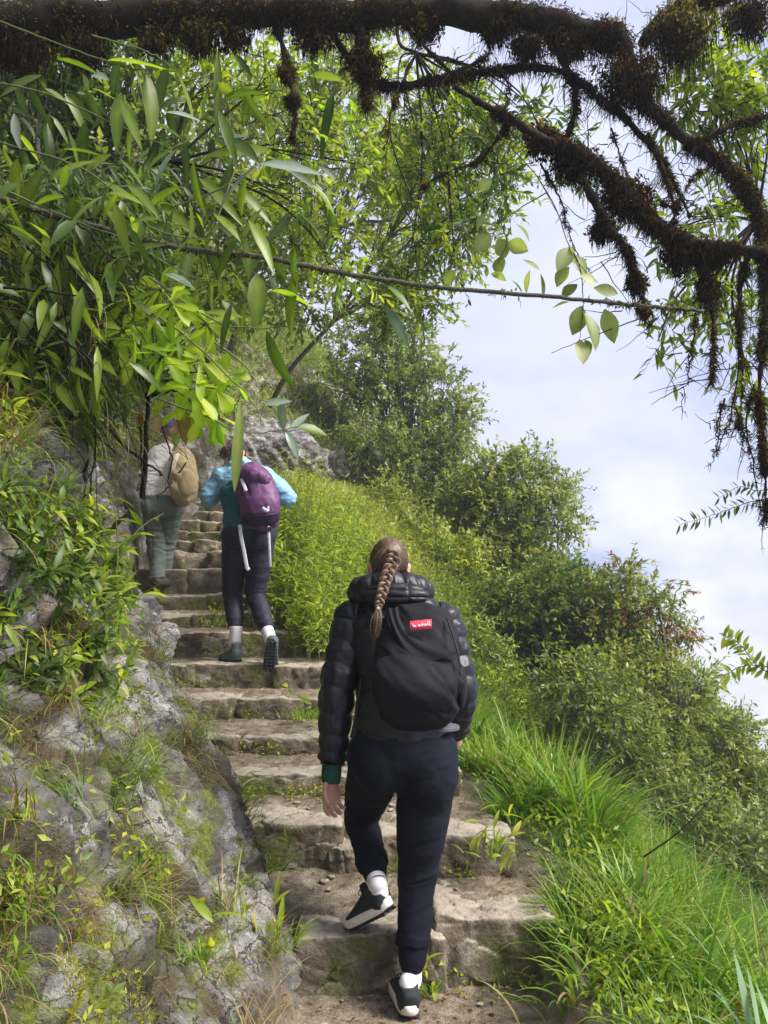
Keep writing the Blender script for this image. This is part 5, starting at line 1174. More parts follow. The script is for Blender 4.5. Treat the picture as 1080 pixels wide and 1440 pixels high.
strap([D_(252, 634, 7.22), D_(247, 628, 7.34), D_(244, 634, 7.5), D_(246, 660, 7.55), D_(250, 690, 7.4)], .025, M_tan2, 'shoulder_strap', bk3, .007, n=30)
# trekking pole-like cord behind the straps
# ------------------------------------------------------------------ boughs and leaves near the camera
def leafset(name, parent, mat, items, Y=2.6, rows=8, g=rng, curl=.18, fold=.28, prof=None):
    """items: x1,y1,x2,y2,width px[,Y]"""
    Pn, Dn, Nn, Ln, Wn = [], [], [], [], []
    for it in items:
        y = it[5] if len(it) > 5 else Y
        a = at(it[0], it[1], y); b = at(it[2], it[3], y + g.uniform(-.05, .05)); d = b - a; ln = np.linalg.norm(d)
        n = nrm(g.normal(0, .45, 3) + [0, -.75, .55]); Pn.append(a); Dn.append(d); Nn.append(n); Ln.append(ln * 1.03); Wn.append(it[4] * y / FPX * 1.15)
    v, f, q = laminas(np.array(Pn), np.array(Dn), np.array(Nn), np.array(Ln), np.array(Wn), g.uniform(.3, 1.3, len(Pn)) * curl, rows, prof, fold)
    t_ = np.repeat(g.normal(.45, .24, len(Pn)), q).reshape(len(Pn), rows, 3); t_[:, :, 1] += .28; t_ += (fbm(v * 45, 2, 3) * .22).reshape(t_.shape); t_[:, -1] -= .25 * (g.random(len(Pn)) < .3)[:, None]
    mb = MB(); mb.add(v, f, np.clip(t_.ravel(), 0, 1)); return mb.build(name, mat, parent)
def stemline(pts, r0, r1, Y, n=24, jit=.004, sides=7):
    q = [at(p[0], p[1], p[2] if len(p) > 2 else Y) for p in pts]; q = spline(np.array(q), n); q = q + rng.normal(0, jit, q.shape) * np.linspace(.2, 1, n)[:, None]
    return tubes(q, np.linspace(r0, r1, n), sides), q
def mossmat(v, n):
    return (fbm(v.reshape(-1, n, 3)[:, 0] * 3.2 + [0, 0, 5], 2, 31) > .02).astype(np.int32)
def mossify(mb, q, r, dens, ln=(.02, .07), g=rng, amt=1.0, up=.5):
    r = np.asarray(r)
    """hair moss and small ragged scales around a limb polyline q with radii r"""
    n = len(q); L_ = np.linalg.norm(np.diff(q, axis=0), axis=1).sum(); m = int(dens * L_ * amt); t = g.uniform(0, n - 1.001, m)
    lump = fbm(np.stack([t * .35, t * 0, t * 0 + r.sum()], -1), 3, 5); keep = g.random(m) < .30 + 1.5 * lump; t = t[keep]; m = len(t)
    i = t.astype(int); f = (t - i)[:, None]; c = q[i] * (1 - f) + q[i + 1] * f; rr = np.interp(t, np.arange(n), r)
    o = rdir(m, g); p = c + o * (rr * g.uniform(.8, 1.25, m))[:, None]
    h = g.random(m) < .5
    d = nrm(o + g.normal(0, .6, o.shape)); v, f_, k = diamonds(p, d, rdir(m, g), g.uniform(.008, .022, m), g.uniform(.004, .010, m)); mb.add(v, f_, np.repeat(np.clip(g.normal(.45, .25, m) + .25 * o[:, 2], 0, 1), k)); mb.fm[3][-1] = np.tile(mossmat(v, 4), 2)
    p = p[h]; o = o[h]; m = len(p)
    l = g.uniform(*ln, m) * np.where(g.random(m) < .1, 2.0, 1)
    d = nrm(o * [1, 1, .5] + g.normal(0, .4, o.shape) - [0, 0, .7])[:, None]; tt = np.linspace(0, 1, 4)[None, :, None]
    Pq = p[:, None] + d * l[:, None, None] * tt + np.array([0, 0, -.5]) * (l[:, None, None] * tt ** 2) + np.cumsum(g.normal(0, .0025, (m, 4, 3)), 1)
    v, f_ = tubes(Pq, np.tile([.0016, .0014, .001, .0005], (m, 1)), 3); mb.add(v, f_, np.repeat(np.clip(g.normal(.4, .25, m), 0, 1), 12))
YM = 3.0
mt = thing('mossy_tree', at(-190, 130, YM), 'dark crooked tree hung with brown moss, its limbs arching over the whole path', 'tree')
LIMBS = [  # (px, py, radius px, [Y])
    [(-190, 130, 44), (-60, 60, 42), (60, 30, 38), (180, 26, 32), (350, 16, 28), (500, 22, 27), (640, 18, 24), (780, 36, 24), (875, 62, 26)],
    [(500, 15, 22), (508, 60, 17), (514, 105, 10), (520, 150, 2)],
    [(450, 20, 12), (500, 95, 12), (560, 120, 11), (640, 108, 11), (760, 96, 10), (850, 140, 10), (915, 210, 9), (948, 258, 8), (968, 306, 5)],
    [(640, 120, 8), (700, 160, 11), (765, 198, 15), (835, 232, 20), (900, 292, 22), (950, 335, 19), (1015, 352, 17), (1110, 360, 17)],
    [(870, 40, 26), (890, 110, 24), (915, 150, 20), (960, 190, 17), (1020, 235, 16), (1058, 280, 17), (1078, 360, 16), (1076, 470, 11), (1068, 560, 6), (1072, 660, 3), (1074, 740, 1)],
    [(1130, 145, 12), (1060, 168, 10), (1005, 186, 9), (965, 205, 7)],
    [(820, 250, 12), (850, 310, 12), (878, 350, 10), (892, 385, 7), (908, 432, 3), (915, 460, 1)],
    [(975, 340, 14), (992, 390, 16), (1002, 440, 9), (1003, 490, 4), (998, 540, 1.5)],
    [(385, 15, 9), (398, 70, 8), (410, 120, 7), (416, 165, 4), (414, 195, 1)],
    [(905, 60, 20), (950, 20, 30), (1000, -5, 34), (1080, -30, 30)],
    [(790, 215, 10), (810, 150, 8), (790, 90, 7), (760, 40, 8)],
    [(640, 110, 6), (690, 70, 5), (660, 20, 6)], [(560, 30, 6), (600, 70, 5), (640, 110, 5)], [(955, 300, 5), (930, 240, 5), (905, 190, 7)],
    [(720, 170, 6), (680, 220, 4), (640, 240, 3), (590, 262, 2)], [(940, 330, 6), (960, 270, 4), (985, 240, 3)], [(1050, 360, 9), (1040, 440, 6), (1045, 520, 3), (1038, 600, 1)],
]
moss = MB()
for li, l in enumerate(LIMBS):
    yy = YM + (.12 if li in (2, 9, 10) else 0) + (-.05 if li in (3, 6) else 0)
    q = spline(np.array([[*at(a, b, yy), r_ * (.85 if li == 0 else .52) * yy / FPX] for a, b, r_ in l]), 60 if len(l) > 5 else 30); r_ = q[:, 3] * (1 + .18 * vnoise(q[:, :3] * 9, 3)) ; q = q[:, :3] + .012 * np.stack([vnoise(q[:, :3] * 7, s) for s in (1, 2, 3)], -1)
    v, f = loft(np.c_[q, r_, r_ * .95], (0, 1, 0), 18, len(q) * 2, lambda s, a, p: .012 * fbm(p * 22, 3, 8))
    mb = MB(); mb.add(v, f); mb.build('trunk' if li == 0 else 'limb', M_bark, mt)
    mossify(moss, q, r_ * 1.1, 8500 if r_.mean() > .017 else 4000, (.01, .045) if li in (0, 3, 4, 6, 7, 8) else (.01, .05), amt=1.0 if li != 0 else 1.2)
for (x, y, rad, n_, dn) in ((40, 60, 40, 1500, .12), (280, 40, 30, 1200, .12), (440, 40, 30, 1200, .1), (845, 320, 18, 700, .06), (905, 430, 10, 400, .06), (760, 190, 26, 900, .06), (1000, 350, 24, 900, .08),(885, 100, 48, 2300, .10), (955, 35, 50, 1700, .16), (805, 225, 34, 1500, .05), (880, 270, 38, 1900, .06), (512, 85, 28, 1000, .05), (404, 100, 13, 500, .06), (412, 140, 10, 400, .06), (995, 395, 16, 700, .12), (895, 395, 15, 700, .05), (700, 35, 22, 900, .08), (600, 30, 26, 900, .06), (800, 55, 28, 1200, .08), (1050, 12, 40, 1100, .1), (330, 45, 24, 800, .06), (120, 60, 34, 1000, .10), (220, 50, 28, 800, .08), (955, 350, 26, 1000, .08), (740, 60, 24, 800, .1)):
    c = at(x, y, YM); R_ = rad * YM / FPX; o = rdir(n_); p = c + o * (R_ * rng.random(n_) ** .6)[:, None] * [1.15, .7, .75] * (1 + .5 * fbm(o * 2.5 + x, 2, 4)[:, None]) + [0, 0, -1] * (R_ * .9 * rng.random(n_) ** 2)[:, None]
    v, f, k = diamonds(p, rdir(n_), rdir(n_), rng.uniform(.012, .034, n_), rng.uniform(.006, .015, n_)); moss.add(v, f, np.repeat(np.clip(rng.normal(.5, .25, n_) + .2 * o[:, 2], 0, 1), k)); moss.fm[3][-1] = np.tile(mossmat(v, 4), 2)
    m_ = n_ // 2; l = rng.uniform(.3, 1, m_) * dn; tt = np.linspace(0, 1, 4)[None, :, None]
    Pq = p[:m_, None] + np.array([0, 0, -1.]) * l[:, None, None] * tt + np.cumsum(rng.normal(0, .004, (m_, 4, 3)), 1); moss.add(*tubes(Pq, np.tile([.002, .0016, .001, .0005], (m_, 1)), 3), .4)
# fine hanging twigs
tw = MB()
for pts in ([(1045, 430), (1038, 500), (1030, 580), (1012, 625), (998, 655)], [(1060, 540), (1050, 600), (1062, 670), (1074, 745)], [(978, 440), (972, 500), (958, 580)], [(1035, 575), (1045, 610), (1040, 650)], [(1070, 560), (1076, 640), (1072, 770)], [(925, 280), (948, 300), (958, 360), (950, 400)],
            [(860, 180), (875, 230), (890, 270)], [(760, 230), (790, 285), (800, 330), (840, 400)], [(560, 120), (545, 190), (540, 260)], [(700, 90), (715, 130), (700, 170)], [(1020, 560), (1008, 600), (1010, 640)], [(600, 20), (590, 60), (560, 100)]):
    (v, f), q = stemline(pts, .005, .0012, YM, 22, .006, 5); t1_ = MB(); t1_.add(v, f, .3); t1_.build('twig', M_bark, mt); mossify(moss, q, np.full(22, .006), 1500, (.008, .03))
    for k in range(7):
        i = rng.integers(5, 21); e_ = q[i] + rng.normal(0, .035, 3) + [0, 0, -.03]; tw.add(*tubes(np.array([q[i], (q[i] + e_) / 2 + rng.normal(0, .006, 3), e_]), np.array([.002, .0014, .0008]), 4), .3)
for k in range(260):
    l = LIMBS[rng.integers(2, len(LIMBS))]; a = l[rng.integers(0, len(l))]; p = at(a[0] + rng.normal(0, 25), a[1] + rng.normal(0, 10), YM); d = rdir(1)[0] * [1, 1, .7] - [0, 0, .25]
    q = p + d * np.linspace(0, rng.uniform(.08, .3), 7)[:, None] + np.cumsum(rng.normal(0, .006, (7, 3)), 0); tw.add(*tubes(q, np.linspace(.0028, .0008, 7), 4), .3)
tw.build('twig_sprays', M_bark, mt); moss.build('hanging_moss', [M_hang, M_moss], mt)
G_N = 'leafy boughs hanging into the picture'
tree('leafy_bough', 'bough of slender green leaves at the right edge beneath the mossy limbs', 'foliage', at(1110, 330, 3.6), lobes(3.7, (1010, 120, 48), (985, 90, 30), (1055, 200, 42), (1020, 165, 30), (1060, 90, 30), (1010, 400, 42), (945, 465, 24), (1060, 430, 42), (955, 395, 28), (1040, 500, 32), (990, 300, 30), (1060, 560, 18), (925, 480, 14), (1000, 60, 40), (960, 140, 34), (1075, 140, 34), (930, 330, 22), (1030, 300, 30)), 2300, .085, .024, [M_bright], M_bark, G_N, .014, 21, bw=8, big=True, per=7, tb=.4, twl=.16)
tree('leafy_bough', 'thin bough of narrow dark leaves hanging against the sky in the middle of the arch', 'foliage', at(560, -60, 4.4), lobes(4.2, (600, 230, 45), (650, 310, 42), (700, 250, 30), (690, 190, 34), (800, 200, 24), (740, 160, 30), (660, 170, 40), (600, 330, 35), (570, 400, 24), (640, 380, 20), (790, 260, 22), (830, 250, 18), (560, 160, 30)), 2300, .065, .02, [M_deepshade, M_bright], M_bark, G_N, .012, 22, bw=14, big=True, per=7, tb=.6, twl=.16)
tree('leafy_bough', 'bough of yellow-green pointed leaves over the heads of the two upper hikers', 'foliage', at(120, 200, 3.4), lobes(3.6, (300, 110, 50), (380, 120, 40), (430, 200, 40), (350, 300, 45), (440, 300, 40), (480, 380, 34), (300, 380, 40), (500, 230, 34), (220, 330, 40)), 1500, .07, .022, [M_bright, M_yell], M_bark, G_N, .012, 23, big=True, per=7, tb=.5, twl=.16)
# round-leaved sprig against the sky
sp = thing('leafy_sprig', at(835, 240, 2.9), 'sprig of rounded pale green leaves dangling against the sky above the long bare stem', 'foliage', G_N)
mb = MB()
for pts in ([(760, 255), (785, 300), (800, 345), (835, 400)], [(770, 270), (720, 300), (690, 330)], [(900, 448), (840, 470), (775, 496)], [(800, 345), (815, 375), (820, 430), (815, 480)], [(700, 300), (712, 340), (700, 370)], [(660, 150), (740, 230), (785, 300)]):
    (v, f), q = stemline(pts, .003, .0012, 2.9, 16, .002, 5); m1_ = MB(); m1_.add(v, f); m1_.build('stem', M_twig, sp)
rp_ = ([0, .25, .55, .8, 1], [.08, .8, 1, .62, .02])
leafset('leaves', sp, leafmat('pale_round_leaf', (.12, .16, .05), (.22, .27, .09), (.42, .44, .20), .5), [(800, 345, 812, 372, 24), (802, 348, 785, 378, 24), (806, 360, 826, 388, 26), (800, 375, 782, 402, 24), (815, 385, 838, 398, 20), (812, 400, 790, 418, 22), (818, 430, 806, 470, 26), (822, 440, 846, 484, 26), (850, 435, 864, 478, 24), (835, 405, 870, 412, 18), (815, 478, 822, 508, 22), (822, 478, 832, 500, 18), (800, 425, 776, 432, 16),
    (690, 330, 668, 352, 24), (700, 335, 712, 362, 24), (715, 340, 740, 352, 22), (705, 360, 700, 385, 22), (685, 300, 670, 322, 24), (725, 315, 748, 335, 20), (675, 270, 690, 250, 24), (690, 385, 712, 392, 16), (640, 380, 625, 400, 16), (735, 365, 760, 378, 12), (745, 380, 738, 412, 12), (760, 385, 768, 420, 12), (720, 395, 738, 412, 11)], 2.9, 7, prof=rp_)
# the long bare stem
ls = thing('bare_branch', at(-60, 255, 2.55), 'long thin lichen-spotted bare branch running from the bank across to the sky', 'branch')
mb = MB(); (v, f), q = stemline([(-60, 255), (20, 285), (130, 318), (250, 348), (370, 362), (450, 378), (600, 402), (760, 416), (900, 430), (990, 437)], .0135, .006, 2.55, 90, .0016, 9); mb.add(v, f)
mb.build('stem', barkmat('lichen_bark', (.03, .028, .02), (.15, .15, .11), 70), ls); mb = MB(); mossify(mb, q, np.full(90, .009), 500, (.005, .02)); mb.build('lichen_tuft', [M_hang, M_moss], ls)
# broad-leaved bamboo-like stems
bl = thing('broad_leaf_shrub', at(-40, 330, 2.5), 'broad-leaved bamboo-like plant with striped green and bluish leaves reaching in from the bank', 'plant', G_N)
mb = MB()
for pts in ([(-40, 110), (60, 130), (140, 165), (220, 200), (250, 213)], [(-30, 250), (80, 300), (180, 340), (260, 385), (330, 400)], [(130, 50), (210, 75), (290, 125)], [(245, 290), (300, 270), (350, 240), (385, 200), (400, 180)], [(240, 210), (270, 190), (288, 130)], [(210, 390), (300, 450), (360, 462), (445, 455)], [(330, 430), (380, 410), (440, 382)], [(200, 430), (270, 480), (350, 560), (370, 600)],
            [(220, 560), (300, 590), (340, 608), (420, 602)], [(300, 480), (350, 520), (372, 570)], [(330, 240), (300, 320), (290, 330)], [(0, 200), (120, 240), (240, 330), (420, 330)], [(0, 30), (160, 90), (215, 98)], [(-20, 420), (40, 470), (70, 500)], [(335, 600), (330, 575), (338, 560)]):
    (v, f), q = stemline(pts, .0042, .0016, 2.5, 26, .003, 6); mb.add(v, f)
mb.build('stem', M_stem, bl)
ex_ = [(152, 85, 237, 92, 24), (205, 100, 222, 196, 25), (205, 78, 186, 100, 16), (250, 205, 185, 243, 22), (382, 212, 284, 210, 24), (330, 132, 298, 116, 14), (306, 75, 307, 182, 13), (312, 140, 362, 120, 16), (272, 332, 232, 370, 16), (420, 380, 394, 460, 24), (362, 385, 362, 455, 26), (375, 465, 402, 548, 20), (232, 345, 150, 352, 18), (272, 225, 275, 300, 18), (255, 262, 202, 290, 22), (385, 165, 400, 180, 14), (240, 290, 215, 300, 14), (300, 300, 340, 330, 16), (350, 310, 390, 370, 18), (200, 300, 195, 345, 14), (545, 402, 580, 432, 14), (330, 208, 300, 190, 12), (418, 600, 462, 607, 16),
       (170, 130, 160, 200, 20), (120, 170, 112, 240, 18), (60, 240, 20, 300, 20), (90, 210, 150, 215, 16), (0, 480, 62, 540, 26), (0, 420, 50, 400, 16), (100, 330, 60, 365, 16), (230, 400, 190, 440, 16), (345, 250, 335, 300, 18), (420, 300, 460, 330, 14), (440, 260, 475, 300, 14), (500, 330, 530, 360, 12), (170, 70, 155, 130, 16), (330, 340, 300, 390, 18), (415, 350, 410, 400, 14)]
for k in range(38):
    x, y = rng.uniform(20, 430), rng.uniform(60, 480); a = rng.normal(1.3, .8); l = rng.uniform(40, 85); ex_.append((x, y, x + l * math.cos(a), y + l * math.sin(a), rng.uniform(11, 20), rng.uniform(2.4, 3.1)))
back = []
for k in range(190):
    x, y = rng.uniform(-10, 470), rng.uniform(60, 520); a = rng.normal(1.25, .75); l = rng.uniform(28, 64)
    if x > 330 and y > 430: continue
    back.append((x, y, x + l * math.cos(a), y + l * math.sin(a), rng.uniform(8, 17), rng.uniform(3.1, 4.2)))
leafset('inner_leaves', bl, M_deepshade, back, 3.4, 6, curl=.5, prof=([0, .2, .5, .8, 1], [.1, .8, 1, .55, .01]))  # rear leaves of the same plant, coloured darker as if in shade
leafset('leaves', bl, M_bamb, ex_, 2.5, 9, prof=([0, .2, .5, .8, 1], [.1, .8, 1, .55, .01]))
leafset('bluish_leaves', bl, M_glau, [(232, 158, 279, 159, 12), (364, 232, 303, 278, 24), (366, 230, 450, 238, 20), (380, 220, 462, 272, 9), (350, 192, 300, 190, 10), (250, 208, 210, 255, 20), (168, 262, 212, 262, 9), (540, 430, 576, 486, 18), (398, 562, 396, 608, 16), (370, 568, 408, 562, 12), (412, 606, 432, 577, 16), (402, 608, 422, 642, 13), (230, 385, 275, 400, 20), (20, 160, 25, 205, 14), (130, 105, 150, 108, 14)], 2.5, 9, prof=([0, .2, .5, .8, 1], [.1, .8, 1, .55, .01]))
leafset('hanging_leaf', bl, M_olive, [(338, 566, 332, 682, 15, 2.45)], 2.45, 12, prof=([0, .2, .6, .85, 1], [.15, .7, 1, .6, .01]))
# lime shrub
ly = thing('lime_shrub', at(205, 640, 2.7), 'glowing lime-green shrub with spoon-shaped leaves hanging above the upper hikers', 'shrub', G_N)
mb = MB(); ro = [(185, 432), (212, 465), (240, 440), (266, 452), (290, 468), (250, 500), (280, 520), (303, 560), (270, 560), (286, 592), (228, 512), (196, 500), (172, 478), (306, 598), (245, 560), (226, 420), (262, 590), (320, 540)]
its, dead_ = [], []
for (x, y) in ro:
    y -= 12
    (v, f), q = stemline([(205, 560, 2.7), (200 + (x - 200) * .5, 540 + (y - 560) * .45, 2.65), (x, y, 2.55)], .004, .0018, 2.6, 14, .002, 5); mb.add(v, f); yr = rng.uniform(2.45, 2.65)
    for k in range(8):
        a = k * .785 + rng.normal(0, .3); l = rng.uniform(28, 52); its.append((x + 4 * math.cos(a), y + 4 * math.sin(a), x + l * math.cos(a), y + l * math.sin(a) * .9 + 7, rng.uniform(12, 18), yr))
(v, f), q = stemline([(200, 700, 2.9), (205, 640, 2.8), (208, 560, 2.7), (215, 480, 2.65)], .012, .005, 2.7, 20, .003, 8); mb.add(v, f)
mb.build('stem', M_bark, ly); leafset('leaves', ly, M_yell, its, 2.5, 7, curl=.3, prof=([0, .35, .7, .9, 1], [.12, .55, 1, .7, .05]))
leafset('dead_leaves', ly, M_rust, [(262, 575, 258, 625, 18), (250, 590, 246, 612, 12), (225, 585, 215, 612, 14), (200, 580, 196, 600, 12)], 2.6, 6)
# shaded overhang: roots, dead stems, hanging straw
oh = thing('root_tangle', at(60, 300, 2.75), 'dark overhanging tangle of roots and dead stems at the left edge above the rocks', 'roots')
mb = MB()
for k in range(80):
    x, y = rng.uniform(-60, 150), rng.uniform(300, 480); Y = rng.uniform(2.3, 3.3); dx, dy = rng.normal(70, 45), rng.normal(70, 50)
    (v, f), q = stemline([(x, y, Y), (x + dx * .5, y + dy * .3, Y), (x + dx, y + dy * .8, Y + .02), (x + dx * 1.3, y + dy * 1.6, Y + .05)], rng.uniform(.002, .006), .001, Y, 14, .006, 4); mb.add(v, f)
for pts, r0 in (([(95, 560), (108, 620), (118, 690), (103, 730), (108, 800)], .006), ([(120, 600), (122, 650), (112, 700), (100, 720)], .005), ([(62, 560), (66, 640), (60, 700), (75, 790)], .005), ([(140, 560), (135, 620), (128, 700), (120, 760)], .0035), ([(150, 600), (190, 640), (230, 668)], .006), ([(0, 440), (40, 480), (75, 505)], .011), ([(0, 470), (90, 560), (160, 640)], .005), ([(197, 600), (199, 650), (196, 690)], .004), ([(225, 590), (240, 640), (238, 680), (222, 700)], .003), ([(150, 755), (165, 735), (182, 722), (175, 708)], .018)):
    (v, f), q = stemline(pts, r0 * 1.2, r0 * .6, 2.75 if r0 < .015 else 5.5, 20, .006, 7); m1_ = MB(); m1_.add(v, f); m1_.build('root', M_bark, oh)
mb.build('dead_stems', M_bark, oh)
n = 1500; x = rng.uniform(-60, 180, n); y = 350 + rng.random(n) ** 1.3 * 260 + (x - 80) * .15; Yv = rng.uniform(2.4, 3.4, n); pts = np.array([at(a, b, c) for a, b, c in zip(x, y, Yv)])
v, f, q = ribbons(pts, rng.normal(-.3, 1.0, n), rng.uniform(.12, .4, n), .0042, rng.uniform(.9, 1.9, n), rng.uniform(.6, 1.6, n), 4)
mb = MB(); mb.add(v, f, np.repeat(np.clip(rng.normal(.4, .25, n), 0, 1), q)); mb.build('hanging_straw', leafmat('old_straw', (.012, .010, .006), (.05, .04, .018), (.16, .13, .05), .2), oh)
for nm_, mt2, n, x0_, x1_, y0_, y1_, Ya_, Yb_, l0_, l1_ in (('leaves', M_deepshade, 6500, -60, 240, 230, 600, 2.6, 3.6, .03, .10), ('broad_leaves', M_bamb, 330, -40, 190, 250, 560, 2.3, 3.0, .09, .19)):
    x = rng.uniform(x0_, x1_, n); y = rng.uniform(y0_, y1_, n); kp = (x < 150 + rng.normal(0, 30, n)) | (y < 540); x, y = x[kp], y[kp]; n = len(x)
    pts = np.array([at(a, b, c) for a, b, c in zip(x, y, rng.uniform(Ya_, Yb_, n))])
    v, f, q = laminas(pts, rdir(n) * [1, .6, 1] + [.2, -.1, -.6], rdir(n) * .6 + [0, -.6, .8], rng.uniform(l0_, l1_, n), rng.uniform(l0_, l1_, n) * .24, .4, 5); t_ = np.repeat(rng.uniform(0, .85, n), q).reshape(n, -1, 3); t_[:, :, 1] += .2
    mb = MB(); mb.add(v, f, t_.ravel()); mb.build(nm_, mt2, oh)
# herbs on the bank and the shoulder
G_H = 'leafy herbs along the steps'
def herb(name, lab, px, py, Y, n, h, ll, lw, mat, seed, spread=.08, nl=9, lean=(0, 0, 0), a=.5):
    b = at(px, py, Y); return caneplant(name, lab, 'plant', b, n, h, ll, lw, mat, G_H, seed, spread, nl, lean, a)
for i, (px, py, Y, n, h, ll, lw, mat, sp_, lab) in enumerate([
    (40, 700, 3.0, 80, .32, .085, .024, M_bright, .16, 'fresh fern-like herb below the root tangle'), (20, 800, 2.8, 80, .30, .085, .024, M_bright, .16, 'yellowish herb clump at the left edge above the dry grass'), (100, 800, 3.6, 50, .28, .08, .022, M_bright, .16, 'small herb clump beside the dangling roots'),
    (110, 720, 3.9, 60, .34, .08, .024, M_olive, .16, 'olive herb clump between the hanging roots and the rock face'), (-10, 740, 2.6, 60, .3, .09, .026, M_olive, .14, 'dense herb clump cut by the picture edge below the tangle'), (140, 850, 3.9, 36, .2, .07, .02, M_bright, .1, 'bright herb fringe along the crest above the leaning slab'),
    (95, 905, 3.1, 7, .10, .10, .04, M_bamb, .02, 'rosette of broad dark green leaves on the rock beside the leaning slab'), (30, 900, 2.6, 60, .24, .07, .02, M_olive, .14, 'dull herb patch above the pale pointed rock'), (85, 1140, 2.35, 5, .10, .11, .020, M_bright, .015, 'small lily-like tuft on dry grass above the fissured rock'),
    (200, 960, 3.5, 14, .16, .05, .022, M_bright, .06, 'little yellow-green herb on the tapered rock'), (60, 640, 3.4, 80, .36, .09, .026, M_bright, .2, 'upper herb clump right under the overhang'), (190, 1310, 2.1, 5, .06, .035, .012, M_bright, .02, 'tiny sprout in a crack of the fissured rock'), (150, 620, 5.6, 22, .3, .08, .022, M_olive, .12, 'herb clump on the rock face by the pale shirt'), (130, 780, 4.6, 10, .14, .06, .02, M_bright, .05, 'seedling on top of the leaning slab')]):
    herb('herb', lab, px, py, Y, n, h, ll, lw, mat, 60 + i, sp_)
def tuft(lab, base, n, L_, W_, mat, seed, sp_=.05, bend=1.0, leaves=0, name='grass_clump'):
    g = np.random.default_rng(seed); root = thing(name, base, lab, 'grass clump', G_H); mb = MB(); off = g.normal(0, sp_, (n, 3)) * [1, 1, .1]
    v, f, q = ribbons(base + off, np.arctan2(off[:, 1], off[:, 0]) + g.normal(0, .5, n), L_ * g.uniform(.5, 1.15, n), W_ * g.uniform(.6, 1.2, n), g.uniform(.1, .7, n), g.normal(bend, .4, n), 7); mb.add(v, f, np.repeat(np.clip(g.normal(.6, .2, n), 0, 1), q)); mb.build('blades', mat, root)
    if leaves:
        mb = MB(); p = base + g.normal(0, sp_ * 1.3, (leaves, 3)) + [0, 0, .08]; v, f, q = laminas(p, nrm(g.normal(0, .6, (leaves, 3)) + [.1, -.3, .5]), rdir(leaves, g) + [0, 0, 1], g.uniform(.05, .11, leaves), g.uniform(.012, .028, leaves), .4, 6); mb.add(v, f, np.repeat(g.uniform(.3, 1, leaves), q)); mb.build('leaves', M_bright, root)
tuft('bright green clump of blades and broad leaves growing between rock and fourth step', at(292, 1150, 3.35), 170, .26, .010, M_grass, 90, .05, 1.3, 46)
tuft('small green clump hanging below the bright clump beside the steps', at(312, 1195, 3.15), 60, .14, .008, M_grass, 91, .03, 1.6, 14)
tuft('thin long-bladed tuft high on the bank left of the tapered rock', at(125, 1000, 2.9), 90, .26, .006, M_grass, 92, .05, .8)
tuft('leafy tuft in the corner of the seventh step', at(300, 880, 5.9), 60, .12, .006, M_grass, 93, .06, 1.3, 20)
tuft('low mossy tuft at the right end of the fifth step', at(425, 1010, 4.7), 90, .09, .006, M_grass, 94, .06, 1.2, 20)
tuft('small leafy sprout under the slab right of the standing leg', at(690, 1205, 3.3), 30, .12, .007, M_grass, 95, .04, 1.0, 26)
tuft('short tuft in the joint beside the lower shoe', at(605, 1395, 2.9), 40, .10, .006, M_grass, 96, .02, .7, 8)
tuft('tuft at the left end of the second step by the boulder', at(375, 1225, 3.2), 50, .10, .006, M_grass, 97, .03, 1.0, 6)
tuft('dry and green tuft on top of the fissured rock', at(275, 1350, 2.15), 60, .08, .005, M_grass, 98, .03, 1.0, 6)
tuft('green tuft between the fissured rock and the first step', at(395, 1330, 2.6), 60, .10, .005, M_grass, 99, .04, 1.0, 8)
tuft('wide bluish blades standing at the bottom right corner of the long grass', at(1085, 1500, 1.9), 18, .24, .015, leafmat('grey_green_blade', (.06, .13, .06), (.12, .22, .11), (.25, .36, .2), .3), 100, .05, .6, name='grass_clump')
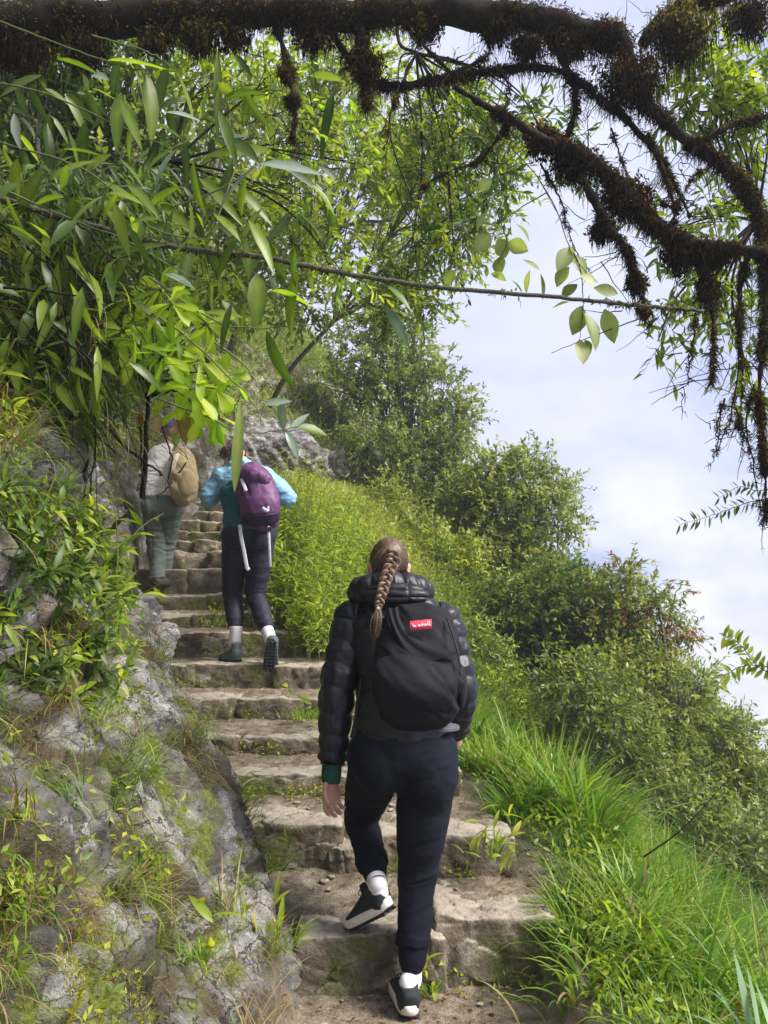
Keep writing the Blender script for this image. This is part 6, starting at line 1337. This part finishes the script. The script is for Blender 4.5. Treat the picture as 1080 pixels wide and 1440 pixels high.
# stalks and outer sprays on the right
st_ = thing('dry_stalk', at(905, 1205, 3.2), 'single long dry stalk slanting out of the long grass', 'stalk'); mb = MB(); (v, f), q = stemline([(905, 1205, 3.2), (960, 1165, 3.1), (1030, 1090, 3.0)], .004, .0015, 3.1, 16, .001, 5); mb.add(v, f); mb.build('stem', M_twig, st_)
def pinnate(lab, pts, Y, ll, lw, mat, n):
    root = thing('leaf_spray', at(*pts[0][:2], Y), lab, 'foliage', 'thin leaf sprays entering from the right edge'); mb = MB(); (v, f), q = stemline(pts, .003, .001, Y, 40, .002, 5); mb.add(v, f); mb.build('stem', M_twig, root)
    i = np.repeat(np.linspace(4, 39, n).astype(int), 2); T_ = nrm(np.gradient(q, axis=0))[i]; sg = np.tile([1, -1], n)[:, None]; S_ = nrm(np.cross(T_, [0, 1, .3])) * sg
    v, f, k = laminas(q[i], nrm(T_ * .5 + S_ + rng.normal(0, .2, S_.shape)), rdir(len(i)) * .5 + [0, -.7, .7], ll * rng.uniform(.7, 1.2, len(i)), lw, .2, 5); mb = MB(); mb.add(v, f, np.repeat(rng.uniform(.2, .9, len(i)), k)); mb.build('leaves', mat, root)
for j, (lab, pts, Y, ll, lw, mat, n) in enumerate([('feathery dark spray reaching in above the mist', [(1120, 700), (1060, 705), (1010, 722), (955, 738)], 3.4, .05, .012, M_deepshade, 26), ('upper thread of the dark feathery spray', [(1120, 680), (1070, 690), (1040, 685), (1012, 700)], 3.4, .04, .012, M_deepshade, 16),
    ('curved spray of small green leaves beside the clouds', [(1130, 960), (1070, 940), (1040, 905), (1018, 895)], 3.2, .05, .018, M_bright, 18), ('lower green spray pointing down beside the clouds', [(1130, 950), (1060, 935), (1020, 950), (1000, 985)], 3.2, .05, .018, M_bright, 18)]): pinnate(lab, pts, Y, ll, lw, mat, n)
# ------------------------------------------------------------------ mountain air
hz = MB(); V, F = boxsphere(1); hz.add(V * [43, 28, 45] + [0, 16, -28.0], F)
mh, t = newmat('air'); o = t.nodes.new('ShaderNodeOutputMaterial'); vp = t.nodes.new('ShaderNodeVolumePrincipled'); vp.inputs['Color'].default_value = (.86, .9, 1, 1); vp.inputs['Density'].default_value = .0024; vp.inputs['Anisotropy'].default_value = .3
t.links.new(vp.outputs[0], o.inputs['Volume'])
ho = hz.build('haze', mh, None, False); ho['kind'] = 'stuff'
SC.cycles.volume_bounces = 1; SC.cycles.volume_max_steps = 8
